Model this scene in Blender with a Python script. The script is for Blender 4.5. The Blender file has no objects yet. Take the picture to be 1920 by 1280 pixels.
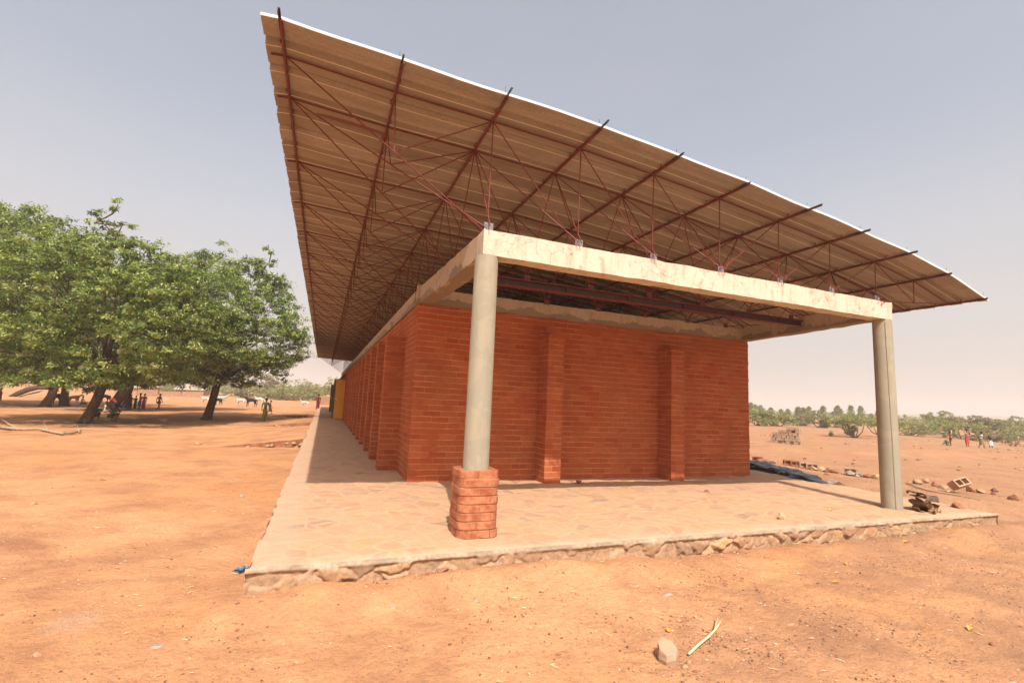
import bpy, math, random
import numpy as np
from mathutils import Vector, Matrix, Euler, Quaternion

scene = bpy.context.scene
C = scene.collection
rad = math.radians

# ------------------------------------------------------------------ camera
CAM = Vector((-1.5905, -4.9713, 1.3907))
FW = Vector((0.35921, 0.92480, 0.12534)).normalized()
RT = Vector((0.92913, -0.36700, 0.04510)).normalized()
UP = RT.cross(FW).normalized()
FPX = 890.84                       # focal length in pixels of a 1920 wide frame
cam_data = bpy.data.cameras.new('camera')
cam = bpy.data.objects.new('camera', cam_data)
C.objects.link(cam)
m = Matrix((RT, UP, -FW)).transposed().to_4x4()
m.translation = CAM
cam.matrix_world = m
cam_data.sensor_width = 36.0
cam_data.lens = FPX / 1920 * 36.0
cam_data.clip_start = 0.05
cam_data.clip_end = 6000
scene.camera = cam

# ------------------------------------------------------------------ sun and sky
SUN_DIR = Vector((-0.145, -0.80, 1.0)).normalized()      # towards the sun
el = math.asin(SUN_DIR.z)
world = bpy.data.worlds.new('World')
scene.world = world
world.use_nodes = True
wn = world.node_tree
bg = wn.nodes['Background']
sky = wn.nodes.new('ShaderNodeTexSky')
sky.sky_type = 'NISHITA'
sky.sun_disc = False
sky.sun_elevation = el
sky.sun_rotation = math.atan2(SUN_DIR.x, SUN_DIR.y)
sky.altitude = 300
sky.air_density = 1.3
sky.dust_density = 7.0
sky.ozone_density = 2.0
hs = wn.nodes.new('ShaderNodeHueSaturation')
hs.inputs['Saturation'].default_value = 0.62
wn.links.new(sky.outputs[0], hs.inputs['Color'])
dust = wn.nodes.new('ShaderNodeMix'); dust.data_type = 'RGBA'; dust.blend_type = 'ADD'   # dry season dust veil
dust.inputs[0].default_value = 1.0; dust.inputs[7].default_value = (0.72, 0.66, 0.63, 1)
wn.links.new(hs.outputs[0], dust.inputs[6])
tcw = wn.nodes.new('ShaderNodeTexCoord'); sxw = wn.nodes.new('ShaderNodeSeparateXYZ')
wn.links.new(tcw.outputs['Generated'], sxw.inputs[0])
rw = wn.nodes.new('ShaderNodeValToRGB'); rw.color_ramp.interpolation = 'EASE'
rw.color_ramp.elements[0].position = 0.0; rw.color_ramp.elements[0].color = (0.85, 0.85, 0.85, 1)
rw.color_ramp.elements[1].position = 0.52; rw.color_ramp.elements[1].color = (0, 0, 0, 1)
wn.links.new(sxw.outputs[2], rw.inputs[0])
hz_mix = wn.nodes.new('ShaderNodeMix'); hz_mix.data_type = 'RGBA'
hz_mix.inputs[7].default_value = (4.25, 4.02, 3.90, 1)       # pale dust low over the land
nw = wn.nodes.new('ShaderNodeTexNoise'); nw.inputs['Scale'].default_value = 2.2; nw.inputs['Detail'].default_value = 5
mpw = wn.nodes.new('ShaderNodeMapping'); mpw.inputs['Scale'].default_value = (1, 1, 3)
wn.links.new(tcw.outputs['Generated'], mpw.inputs[0]); wn.links.new(mpw.outputs[0], nw.inputs['Vector'])
mw = wn.nodes.new('ShaderNodeMath'); mw.operation = 'MULTIPLY_ADD'; mw.inputs[1].default_value = 0.34; mw.inputs[2].default_value = -0.15
wn.links.new(nw.outputs[0], mw.inputs[0])
aw = wn.nodes.new('ShaderNodeMath'); aw.operation = 'ADD'; aw.use_clamp = True
wn.links.new(rw.outputs[0], aw.inputs[0]); wn.links.new(mw.outputs[0], aw.inputs[1])
wn.links.new(aw.outputs[0], hz_mix.inputs[0]); wn.links.new(dust.outputs[2], hz_mix.inputs[6])
wn.links.new(hz_mix.outputs[2], bg.inputs[0])
bg.inputs[1].default_value = 0.135

sl = bpy.data.lights.new('sun', 'SUN')
sl.energy = 4.9
sl.angle = rad(0.55)
sl.color = (1.0, 0.95, 0.87)
so = bpy.data.objects.new('sun', sl)
C.objects.link(so)
so.rotation_mode = 'QUATERNION'
so.rotation_quaternion = SUN_DIR.to_track_quat('Z', 'Y')
so.location = (0, 0, 60)

scene.view_settings.view_transform = 'Standard'
scene.view_settings.look = 'None'
scene.view_settings.exposure = 0.33
scene.view_settings.gamma = 1.0
scene.view_settings.use_curve_mapping = False
scene.render.engine = 'CYCLES'
scene.cycles.use_denoising = True
scene.cycles.max_bounces = 8
scene.cycles.diffuse_bounces = 5
scene.cycles.transmission_bounces = 4
scene.cycles.transparent_max_bounces = 8
scene.cycles.volume_bounces = 1

# ------------------------------------------------------------------ helpers
def ray(px, py):
    return (FW + RT * ((px - 960) / FPX) - UP * ((py - 640) / FPX))

def at(px, py, z=-0.25):
    "point of the level z seen at a picture position"
    d = ray(px, py)
    return CAM + d * ((z - CAM.z) / d.z)

def deep(px, py, depth):
    return CAM + ray(px, py) * depth

def bear(px, depth, z=-0.25):
    p = CAM + ray(px, 765) * depth
    return Vector((p.x, p.y, z))

def depth_of(p):
    return (Vector(p) - CAM).dot(FW)

def tag(o, label=None, cat=None, group=None, kind=None):
    if label: o['label'] = label
    if cat: o['category'] = cat
    if group: o['group'] = group
    if kind: o['kind'] = kind
    return o

def empty(name, loc=(0, 0, 0), rz=0.0):
    o = bpy.data.objects.new(name, None)
    o.empty_display_size = 0.3
    o.location = loc
    o.rotation_euler = (0, 0, rz)
    C.objects.link(o)
    return o

def link(name, me, parent=None, loc=None):
    o = bpy.data.objects.new(name, me)
    C.objects.link(o)
    if parent is not None: o.parent = parent
    if loc is not None: o.location = loc
    return o

def copy_tree(o, parent=None):
    c = o.copy()
    C.objects.link(c)
    c.parent = parent
    for ch in list(o.children):
        copy_tree(ch, c)
    return c

class MB:
    "collects shapes into one mesh"
    def __init__(s):
        s.v = []; s.f = []; s.mi = []; s.cur = 0
    def add(s, vs, fs):
        b = len(s.v)
        s.v += [tuple(v) for v in vs]
        s.f += [tuple(b + i for i in f) for f in fs]
        s.mi += [s.cur] * len(fs)
        return s
    def box(s, lo, hi, rot=None, origin=None):
        x0, y0, z0 = lo; x1, y1, z1 = hi
        vs = [Vector(p) for p in ((x0,y0,z0),(x1,y0,z0),(x1,y1,z0),(x0,y1,z0),(x0,y0,z1),(x1,y0,z1),(x1,y1,z1),(x0,y1,z1))]
        if rot is not None:
            o = Vector(origin) if origin is not None else Vector((0,0,0))
            vs = [rot @ (v - o) + o for v in vs]
        return s.add(vs, [(0,3,2,1),(4,5,6,7),(0,1,5,4),(1,2,6,5),(2,3,7,6),(3,0,4,7)])
    def tube(s, pts, radii, n=6, cap=True):
        pts = [Vector(p) for p in pts]
        if not isinstance(radii, (list, tuple)): radii = [radii] * len(pts)
        rings = []
        ref = None
        for i, p in enumerate(pts):
            a = pts[max(i-1, 0)]; b = pts[min(i+1, len(pts)-1)]
            t = (b - a).normalized()
            if ref is None:
                ref = t.orthogonal().normalized()
            ref = (ref - t * ref.dot(t))
            if ref.length < 1e-5: ref = t.orthogonal()
            ref.normalize()
            bi = t.cross(ref)
            rings.append([p + (ref * math.cos(2*math.pi*k/n) + bi * math.sin(2*math.pi*k/n)) * radii[i] for k in range(n)])
        vs = [v for r in rings for v in r]
        fs = []
        for i in range(len(pts)-1):
            for k in range(n):
                fs.append((i*n+k, i*n+(k+1)%n, (i+1)*n+(k+1)%n, (i+1)*n+k))
        if cap:
            fs.append(tuple(range(n))[::-1])
            fs.append(tuple((len(pts)-1)*n + k for k in range(n)))
        return s.add(vs, fs)
    def lathe(s, c, prof, n=24, sq=None):
        "profile of (r, z) round the vertical through c"
        c = Vector(c); vs = []; fs = []
        for r, z in prof:
            for k in range(n):
                a = 2*math.pi*k/n
                q = r if sq is None else r * sq(a)
                vs.append(c + Vector((q*math.cos(a), q*math.sin(a), z)))
        for i in range(len(prof)-1):
            for k in range(n):
                fs.append((i*n+k, i*n+(k+1)%n, (i+1)*n+(k+1)%n, (i+1)*n+k))
        fs.append(tuple(range(n))[::-1]); fs.append(tuple((len(prof)-1)*n+k for k in range(n)))
        return s.add(vs, fs)
    def mesh(s, name, mats, smooth=False, uv=True):
        me = bpy.data.meshes.new(name)
        me.from_pydata(s.v, [], s.f)
        if not isinstance(mats, (list, tuple)): mats = [mats]
        for mt in mats: me.materials.append(mt)
        me.polygons.foreach_set('material_index', s.mi)
        me.polygons.foreach_set('use_smooth', [smooth] * len(s.f))
        if uv:
            l = me.uv_layers.new(name='uv')
            dat = np.empty(len(me.loops)*2, 'f')
            k = 0
            for p in me.polygons:
                nx, ny, nz = (abs(q) for q in p.normal)
                for vi in p.vertices:
                    x, y, z = s.v[vi]
                    if nz > nx and nz > ny: dat[k], dat[k+1] = x, y
                    elif nx > ny: dat[k], dat[k+1] = y + 0.13, z
                    else: dat[k], dat[k+1] = x, z
                    k += 2
            l.data.foreach_set('uv', dat)
        me.update()
        return me
    def build(s, name, mats, parent=None, smooth=False, uv=True, loc=None):
        return link(name, s.mesh(name, mats, smooth, uv), parent, loc)

def np_mesh(name, V, F, mat, smooth=False, cols=None):
    "fast mesh from arrays, F all quads (n,4) or tris (n,3)"
    me = bpy.data.meshes.new(name)
    k = F.shape[1]
    me.vertices.add(len(V)); me.loops.add(F.size); me.polygons.add(len(F))
    me.vertices.foreach_set('co', np.ascontiguousarray(V, 'f').ravel())
    me.loops.foreach_set('vertex_index', np.ascontiguousarray(F, 'i').ravel())
    me.polygons.foreach_set('loop_start', np.arange(0, F.size, k, dtype='i'))
    me.polygons.foreach_set('loop_total', np.full(len(F), k, dtype='i'))
    me.polygons.foreach_set('use_smooth', np.full(len(F), smooth, dtype=bool))
    me.update(calc_edges=True)
    if cols is not None:
        a = me.color_attributes.new('tint', 'FLOAT_COLOR', 'POINT')
        a.data.foreach_set('color', np.ascontiguousarray(cols, 'f').ravel())
    me.materials.append(mat)
    me.validate()
    return me

# ------------------------------------------------------------------ value noise
def vnoise(x, y, seed=0):
    xi = np.floor(x).astype(np.int64); yi = np.floor(y).astype(np.int64)
    xf = x - xi; yf = y - yi
    u = xf*xf*(3-2*xf); v = yf*yf*(3-2*yf)
    def h(a, b):
        n = (a*374761393 + b*668265263 + seed*974711) & 0xffffffff
        n = ((n ^ (n >> 13)) * 1274126177) & 0xffffffff
        n = n ^ (n >> 16)
        return (n & 0xffff) / 65535.0
    return (h(xi,yi)*(1-u)+h(xi+1,yi)*u)*(1-v) + (h(xi,yi+1)*(1-u)+h(xi+1,yi+1)*u)*v - 0.5

# ------------------------------------------------------------------ materials
def mat(name, color=(.5,.5,.5), rough=0.9, spec=0.3):
    m = bpy.data.materials.new(name)
    m.use_nodes = True
    b = m.node_tree.nodes['Principled BSDF']
    b.inputs['Base Color'].default_value = (*color, 1)
    b.inputs['Roughness'].default_value = rough
    b.inputs['Specular IOR Level'].default_value = spec
    return m, m.node_tree, b

def nd(nt, t, **kw):
    n = nt.nodes.new(t)
    for k, v in kw.items():
        if k.startswith('i_'):
            n.inputs[k[2:].replace('_', ' ')].default_value = v
        else:
            setattr(n, k, v)
    return n

def ramp(nt, src, stops):
    r = nt.nodes.new('ShaderNodeValToRGB')
    e = r.color_ramp.elements
    while len(e) > 1: e.remove(e[-1])
    e[0].position = stops[0][0]; e[0].color = stops[0][1] if len(stops[0][1]) == 4 else (*stops[0][1], 1)
    for p, c in stops[1:]:
        q = e.new(p); q.color = c if len(c) == 4 else (*c, 1)
    nt.links.new(src, r.inputs[0])
    return r

def mix(nt, fac, a, b, mode='MIX'):
    x = nt.nodes.new('ShaderNodeMix'); x.data_type = 'RGBA'; x.blend_type = mode
    for i, v in ((0, fac), (6, a), (7, b)):
        if isinstance(v, bpy.types.NodeSocket): nt.links.new(v, x.inputs[i])
        elif i == 0: x.inputs[0].default_value = v
        else: x.inputs[i].default_value = (*v, 1)
    return x.outputs[2]

def noise(nt, vec, scale, detail=4, rough=0.55, dist=0.0):
    n = nd(nt, 'ShaderNodeTexNoise')
    n.inputs['Scale'].default_value = scale; n.inputs['Detail'].default_value = detail
    n.inputs['Roughness'].default_value = rough; n.inputs['Distortion'].default_value = dist
    if vec is not None: nt.links.new(vec, n.inputs['Vector'])
    return n.outputs[0]

def bump(nt, b, h, strength=0.3, dist=0.01):
    n = nt.nodes.new('ShaderNodeBump')
    n.inputs['Strength'].default_value = strength; n.inputs['Distance'].default_value = dist
    nt.links.new(h, n.inputs['Height']); nt.links.new(n.outputs[0], b.inputs['Normal'])

def mathn(nt, op, a, b=None):
    n = nt.nodes.new('ShaderNodeMath'); n.operation = op
    for i, v in ((0, a), (1, b)):
        if v is None: continue
        if isinstance(v, bpy.types.NodeSocket): nt.links.new(v, n.inputs[i])
        else: n.inputs[i].default_value = v
    return n.outputs[0]

def coords(nt, kind='Object'):
    return nt.nodes.new('ShaderNodeTexCoord').outputs[kind]

def stretch(nt, vec, s):
    mp = nt.nodes.new('ShaderNodeMapping')
    mp.inputs['Scale'].default_value = s
    nt.links.new(vec, mp.inputs[0])
    return mp.outputs[0]

def make_ground():
    m, nt, b = mat('laterite_soil', rough=0.95, spec=0.15)
    P = nd(nt, 'ShaderNodeNewGeometry').outputs['Position']
    big = noise(nt, P, 0.16, 5, 0.6, 0.5)
    mid = noise(nt, P, 1.1, 6, 0.65, 0.3)
    fine = noise(nt, P, 26, 5, 0.7)
    c = ramp(nt, big, [(0.33, (.475,.208,.082)), (0.5, (.505,.243,.108)), (0.64, (.53,.272,.132))]).outputs[0]
    dusty = noise(nt, P, 0.55, 7, 0.7, 0.9)
    vd = nd(nt, 'ShaderNodeVectorMath', operation='DISTANCE'); nt.links.new(P, vd.inputs[0]); vd.inputs[1].default_value = (-3.05, -0.65, -0.25)
    ash = mathn(nt, 'ADD', vd.outputs['Value'], mathn(nt, 'MULTIPLY', noise(nt, P, 9, 5, 0.7), 0.5))
    c = mix(nt, ramp(nt, ash, [(0.32, (.7,.7,.7)), (0.46, (0,0,0))]).outputs[0], c, (.44,.30,.20))
    c = mix(nt, ramp(nt, dusty, [(0.5, (0,0,0)), (0.66, (.6,.6,.6))]).outputs[0], c, (.53,.285,.15))
    c = mix(nt, ramp(nt, mid, [(0.42, (0,0,0)), (0.68, (1,1,1))]).outputs[0], c, (0.340, 0.155, 0.078))
    sx = nd(nt, 'ShaderNodeSeparateXYZ'); nt.links.new(P, sx.inputs[0])
    side = nd(nt, 'ShaderNodeMapRange'); nt.links.new(sx.outputs[0], side.inputs[0]); side.inputs[1].default_value = -4; side.inputs[2].default_value = 7; side.inputs[3].default_value = 0.35; side.inputs[4].default_value = 1.0
    c = mix(nt, mathn(nt, 'MULTIPLY', ramp(nt, fine, [(0.34, (.7,.7,.7)), (0.48, (0,0,0))]).outputs[0], side.outputs[0]), c, (0.244, 0.107, 0.056))
    # grey brown gravelly areas to the right of and in front of the terrace
    sx = nd(nt, 'ShaderNodeSeparateXYZ'); nt.links.new(P, sx.inputs[0])
    gm = mathn(nt, 'ADD', mathn(nt, 'MULTIPLY', sx.outputs[0], 0.075), mathn(nt, 'MULTIPLY', sx.outputs[1], -0.012))
    gm = mathn(nt, 'ADD', gm, mathn(nt, 'MULTIPLY', mathn(nt, 'SUBTRACT', mid, 0.5), 1.6))
    gmc = nd(nt, 'ShaderNodeClamp'); nt.links.new(gm, gmc.inputs[0]); gmc.inputs[2].default_value = 0.55
    c = mix(nt, gmc.outputs[0], c, (0.296, 0.159, 0.089))
    vo = nd(nt, 'ShaderNodeTexVoronoi'); vo.inputs['Scale'].default_value = 62; nt.links.new(P, vo.inputs['Vector'])
    peb = ramp(nt, vo.outputs['Distance'], [(0.13, (1,1,1)), (0.24, (0,0,0))]).outputs[0]
    sel = nd(nt, 'ShaderNodeSeparateColor'); nt.links.new(vo.outputs['Color'], sel.inputs[0])
    cut = mathn(nt, 'GREATER_THAN', mathn(nt, 'ADD', sel.outputs[0], mathn(nt, 'MULTIPLY', gmc.outputs[0], 0.5)), 0.80)
    pm = mathn(nt, 'MULTIPLY', peb, cut)
    pc = ramp(nt, sel.outputs[1], [(0, (0.118, 0.059, 0.037)), (0.55, (0.252, 0.148, 0.096)), (0.8, (0.518, 0.444, 0.333))]).outputs[0]
    c = mix(nt, pm, c, pc)
    nt.links.new(c, b.inputs['Base Color'])
    h = mathn(nt, 'ADD', mathn(nt, 'MULTIPLY', fine, 0.6), mathn(nt, 'MULTIPLY', pm, 0.5))
    h = mathn(nt, 'ADD', h, mathn(nt, 'MULTIPLY', noise(nt, P, 5, 4), 1.2))
    bump(nt, b, h, 0.9, 0.035)
    return m

def make_brick(name, bw=0.30, bh=0.098, uvscale=1.0):
    m, nt, b = mat(name, rough=0.92, spec=0.15)
    uv = nd(nt, 'ShaderNodeUVMap').outputs[0]
    P = coords(nt)
    # slightly wavy courses
    wn_ = nd(nt, 'ShaderNodeTexNoise'); wn_.inputs['Scale'].default_value = 1.7; wn_.inputs['Detail'].default_value = 3
    nt.links.new(uv, wn_.inputs['Vector'])
    vm = nd(nt, 'ShaderNodeVectorMath', operation='SUBTRACT'); nt.links.new(wn_.outputs[1], vm.inputs[0]); vm.inputs[1].default_value = (.5,.5,.5)
    vs = nd(nt, 'ShaderNodeVectorMath', operation='SCALE'); nt.links.new(vm.outputs[0], vs.inputs[0]); vs.inputs['Scale'].default_value = 0.035
    va = nd(nt, 'ShaderNodeVectorMath', operation='ADD'); nt.links.new(uv, va.inputs[0]); nt.links.new(vs.outputs[0], va.inputs[1])
    br = nd(nt, 'ShaderNodeTexBrick')
    br.inputs['Scale'].default_value = 1.0
    br.inputs['Brick Width'].default_value = bw; br.inputs['Row Height'].default_value = bh
    br.inputs['Mortar Size'].default_value = 0.0075; br.inputs['Mortar Smooth'].default_value = 0.15
    br.inputs['Color1'].default_value = (0, 0, 0, 1); br.inputs['Color2'].default_value = (1, 1, 1, 1)
    br.inputs['Mortar'].default_value = (.5, .5, .5, 1)
    br.offset_frequency = 2; br.squash = 0.72; br.squash_frequency = 3
    nt.links.new(va.outputs[0], br.inputs['Vector'])
    bc = ramp(nt, br.outputs['Color'], [(0.0, (.30,.064,.023)), (0.2, (.375,.082,.027)), (0.6, (.36,.092,.032)), (1.0, (.43,.122,.046))]).outputs[0]
    big = noise(nt, P, 0.9, 5, 0.6, 0.6)
    bc = mix(nt, ramp(nt, big, [(0.45, (0,0,0)), (0.72, (.6,.6,.6))]).outputs[0], bc, (0.274, 0.092, 0.037))
    fine = noise(nt, P, 28, 5, 0.7)
    bc = mix(nt, ramp(nt, fine, [(0.3, (.5,.5,.5)), (0.55, (0,0,0))]).outputs[0], bc, (0.222, 0.046, 0.018))
    sm = noise(nt, P, 2.6, 3, 0.5, 1.2)
    bc = mix(nt, ramp(nt, sm, [(0.66, (0,0,0)), (0.74, (.45,.45,.45))]).outputs[0], bc, (0.429, 0.163, 0.074))
    mm = mathn(nt, 'MULTIPLY', br.outputs['Fac'], ramp(nt, noise(nt, P, 2.6, 4), [(0.34, (.10,.10,.10)), (0.60, (.95,.95,.95))]).outputs[0])
    sv = nd(nt, 'ShaderNodeSeparateXYZ'); nt.links.new(va.outputs[0], sv.inputs[0])
    fr = mathn(nt, 'FRACT', mathn(nt, 'DIVIDE', sv.outputs[1], bh))
    hz_ = mathn(nt, 'GREATER_THAN', mathn(nt, 'ABSOLUTE', mathn(nt, 'SUBTRACT', fr, 0.5)), 0.40)
    mm = mathn(nt, 'MULTIPLY', mm, mathn(nt, 'ADD', mathn(nt, 'MULTIPLY', hz_, 0.62), 0.28))
    c = mix(nt, mm, bc, (.60,.25,.115))
    nt.links.new(c, b.inputs['Base Color'])
    h = mathn(nt, 'ADD', mathn(nt, 'MULTIPLY', br.outputs['Fac'], 0.35), mathn(nt, 'MULTIPLY', fine, 0.5))
    bump(nt, b, h, 0.9, 0.02)
    return m

def make_plaster(name, base, dark, patch=0.62, crack=True, stain=(0.36, 0.275, 0.19)):
    m, nt, b = mat(name, rough=0.88, spec=0.2)
    P = coords(nt)
    n1 = noise(nt, P, 2.4, 6, 0.6, 0.8)
    c = mix(nt, ramp(nt, n1, [(patch, (0,0,0)), (patch+0.025, (1,1,1))]).outputs[0], base, dark)
    if name == 'patched_plaster':      # unpainted cement left along the foot of the beam
        sz = nd(nt, 'ShaderNodeSeparateXYZ'); nt.links.new(P, sz.inputs[0])
        lim = mathn(nt, 'ADD', mathn(nt, 'MULTIPLY', noise(nt, P, 1.6, 5, 0.62, 0.6), 0.62), 2.775)
        c = mix(nt, mathn(nt, 'LESS_THAN', sz.outputs[2], lim), c, dark)
    st = noise(nt, stretch(nt, P, (9, 9, 1.2)), 1.5, 4)
    c = mix(nt, ramp(nt, st, [(0.5, (0,0,0)), (0.72, (.55,.55,.55))]).outputs[0], c, stain)
    fn = noise(nt, P, 40, 4, 0.7)
    c = mix(nt, ramp(nt, fn, [(0.3, (.35,.35,.35)), (0.46, (0,0,0))]).outputs[0], c, dark)
    h = mathn(nt, 'ADD', mathn(nt, 'MULTIPLY', fn, 0.4), n1)
    if crack:
        wv = nd(nt, 'ShaderNodeTexNoise'); wv.inputs['Scale'].default_value = 4; nt.links.new(P, wv.inputs['Vector'])
        mx = nt.nodes.new('ShaderNodeMix'); mx.data_type = 'VECTOR'; mx.inputs[0].default_value = 0.25
        nt.links.new(P, mx.inputs[4]); nt.links.new(wv.outputs[1], mx.inputs[5])
        vo = nd(nt, 'ShaderNodeTexVoronoi', feature='DISTANCE_TO_EDGE'); vo.inputs['Scale'].default_value = 5.5
        nt.links.new(mx.outputs[1], vo.inputs['Vector'])
        ln = ramp(nt, vo.outputs['Distance'], [(0.0, (1,1,1)), (0.011, (0,0,0))]).outputs[0]
        gate = ramp(nt, noise(nt, P, 1.8, 3), [(0.50, (0,0,0)), (0.60, (1,1,1))]).outputs[0]
        ck = mathn(nt, 'MULTIPLY', ln, gate)
        vo2 = nd(nt, 'ShaderNodeTexVoronoi', feature='DISTANCE_TO_EDGE'); vo2.inputs['Scale'].default_value = 14
        nt.links.new(mx.outputs[1], vo2.inputs['Vector'])
        ln2 = ramp(nt, vo2.outputs['Distance'], [(0.0, (1,1,1)), (0.022, (0,0,0))]).outputs[0]
        g2 = ramp(nt, noise(nt, P, 2.7, 4), [(0.50, (0,0,0)), (0.58, (1,1,1))]).outputs[0]
        ck = mathn(nt, 'MAXIMUM', ck, mathn(nt, 'MULTIPLY', mathn(nt, 'MULTIPLY', ln2, g2), 0.8))
        c = mix(nt, mathn(nt, 'MULTIPLY', ck, 0.8), c, (0.089, 0.052, 0.033))
        h = mathn(nt, 'SUBTRACT', h, mathn(nt, 'MULTIPLY', ck, 1.0))
    nt.links.new(c, b.inputs['Base Color'])
    bump(nt, b, h, 0.5, 0.012)
    return m

def simple(name, c1, c2, scale=8, rough=0.85, spec=0.25, metallic=0, bs=0.3, bd=0.01, stops=(0.35, 0.65)):
    m, nt, b = mat(name, rough=rough, spec=spec)
    b.inputs['Metallic'].default_value = metallic
    P = coords(nt)
    n = noise(nt, P, scale, 5, 0.6)
    c = ramp(nt, n, [(stops[0], c1), (stops[1], c2)]).outputs[0]
    nt.links.new(c, b.inputs['Base Color'])
    bump(nt, b, n, bs, bd)
    return m

def make_leaf(name, a, bcol, c, trans=0.35):
    m, nt, b = mat(name, rough=0.5, spec=0.3)
    at_ = nd(nt, 'ShaderNodeAttribute'); at_.attribute_name = 'tint'
    se = nd(nt, 'ShaderNodeSeparateColor'); nt.links.new(at_.outputs['Color'], se.inputs[0])
    col = ramp(nt, se.outputs[0], [(0.0, a), (0.5, bcol), (1.0, c)]).outputs[0]
    nt.links.new(col, b.inputs['Base Color'])
    tr = nd(nt, 'ShaderNodeBsdfTranslucent'); nt.links.new(mix(nt, 0.12, col, (.25,.35,.03), 'ADD'), tr.inputs[0])
    ms = nd(nt, 'ShaderNodeMixShader'); ms.inputs[0].default_value = trans
    nt.links.new(b.outputs[0], ms.inputs[1]); nt.links.new(tr.outputs[0], ms.inputs[2])
    nt.links.new(ms.outputs[0], nt.nodes['Material Output'].inputs[0])
    return m

def make_paving():
    m, nt, b = mat('stone_paving', rough=0.93, spec=0.15)
    P = nd(nt, 'ShaderNodeNewGeometry').outputs['Position']
    wv = nd(nt, 'ShaderNodeTexNoise'); wv.inputs['Scale'].default_value = 2.2; wv.inputs['Detail'].default_value = 3; nt.links.new(P, wv.inputs['Vector'])
    mx = nt.nodes.new('ShaderNodeMix'); mx.data_type = 'VECTOR'; mx.inputs[0].default_value = 0.30
    nt.links.new(P, mx.inputs[4]); nt.links.new(wv.outputs[1], mx.inputs[5])
    v1 = nd(nt, 'ShaderNodeTexVoronoi', feature='DISTANCE_TO_EDGE'); v1.inputs['Scale'].default_value = 3.4
    v2 = nd(nt, 'ShaderNodeTexVoronoi'); v2.inputs['Scale'].default_value = 3.4
    v1.voronoi_dimensions = '2D'; v2.voronoi_dimensions = '2D'
    v1.inputs['Scale'].default_value = 5.6; v2.inputs['Scale'].default_value = 5.6
    nt.links.new(mx.outputs[1], v1.inputs['Vector']); nt.links.new(mx.outputs[1], v2.inputs['Vector'])
    se = nd(nt, 'ShaderNodeSeparateColor'); nt.links.new(v2.outputs['Color'], se.inputs[0])
    stone = ramp(nt, se.outputs[0], [(0.0, (0.340, 0.174, 0.096)), (0.3, (0.429, 0.244, 0.133)), (0.55, (0.474, 0.266, 0.118)), (0.8, (0.370, 0.192, 0.126)), (0.93, (0.252, 0.163, 0.126)), (1.0, (0.488, 0.311, 0.163))]).outputs[0]
    n1 = noise(nt, P, 1.7, 7, 0.72, 0.5)
    dust = (.475,.290,.170)
    edge = ramp(nt, v1.outputs['Distance'], [(0.03, (.85,.85,.85)), (0.16, (0,0,0))]).outputs[0]
    c = mix(nt, edge, stone, (.50,.315,.20))
    c = mix(nt, ramp(nt, n1, [(0.34, (.12,.12,.12)), (0.62, (.90,.90,.90))]).outputs[0], c, dust)
    fn = noise(nt, P, 30, 5, 0.7)
    c = mix(nt, ramp(nt, fn, [(0.32, (.5,.5,.5)), (0.5, (0,0,0))]).outputs[0], c, (0.311, 0.178, 0.104))
    # the plain cement strip along the rim
    sx = nd(nt, 'ShaderNodeSeparateXYZ'); nt.links.new(P, sx.inputs[0])
    e1 = mathn(nt, 'MULTIPLY', mathn(nt, 'SUBTRACT', mathn(nt, 'ADD', mathn(nt, 'MULTIPLY', n1, 0.5), -1.86), sx.outputs[0]), 5.0)
    e2 = mathn(nt, 'MULTIPLY', mathn(nt, 'SUBTRACT', mathn(nt, 'ADD', mathn(nt, 'MULTIPLY', n1, 0.5), -0.62), sx.outputs[1]), 6.0)
    ec = nd(nt, 'ShaderNodeClamp'); nt.links.new(mathn(nt, 'MAXIMUM', e1, e2), ec.inputs[0]); e = ec.outputs[0]
    c = mix(nt, mathn(nt, 'MULTIPLY', e, 0.8), c, mix(nt, fn, (0.414, 0.252, 0.155), (0.488, 0.326, 0.222)))
    nt.links.new(c, b.inputs['Base Color'])
    h = mathn(nt, 'ADD', mathn(nt, 'MULTIPLY', ramp(nt, v1.outputs['Distance'], [(0, (0,0,0)), (0.16, (1,1,1))]).outputs[0], mathn(nt, 'SUBTRACT', 1.0, n1)), mathn(nt, 'MULTIPLY', fn, 0.5))
    bump(nt, b, h, 0.5, 0.012)
    return m

def make_rubble():
    m, nt, b = mat('rubble_masonry', rough=0.95, spec=0.1)
    a = nd(nt, 'ShaderNodeAttribute'); a.attribute_name = 'tint'
    P = coords(nt)
    f = noise(nt, P, 22, 5, 0.7)
    c = mix(nt, ramp(nt, f, [(0.32, (.7,.7,.7)), (0.56, (0,0,0))]).outputs[0], a.outputs['Color'], (0.192, 0.111, 0.067))
    nt.links.new(c, b.inputs['Base Color'])
    bump(nt, b, f, 0.6, 0.015)
    return m

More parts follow.
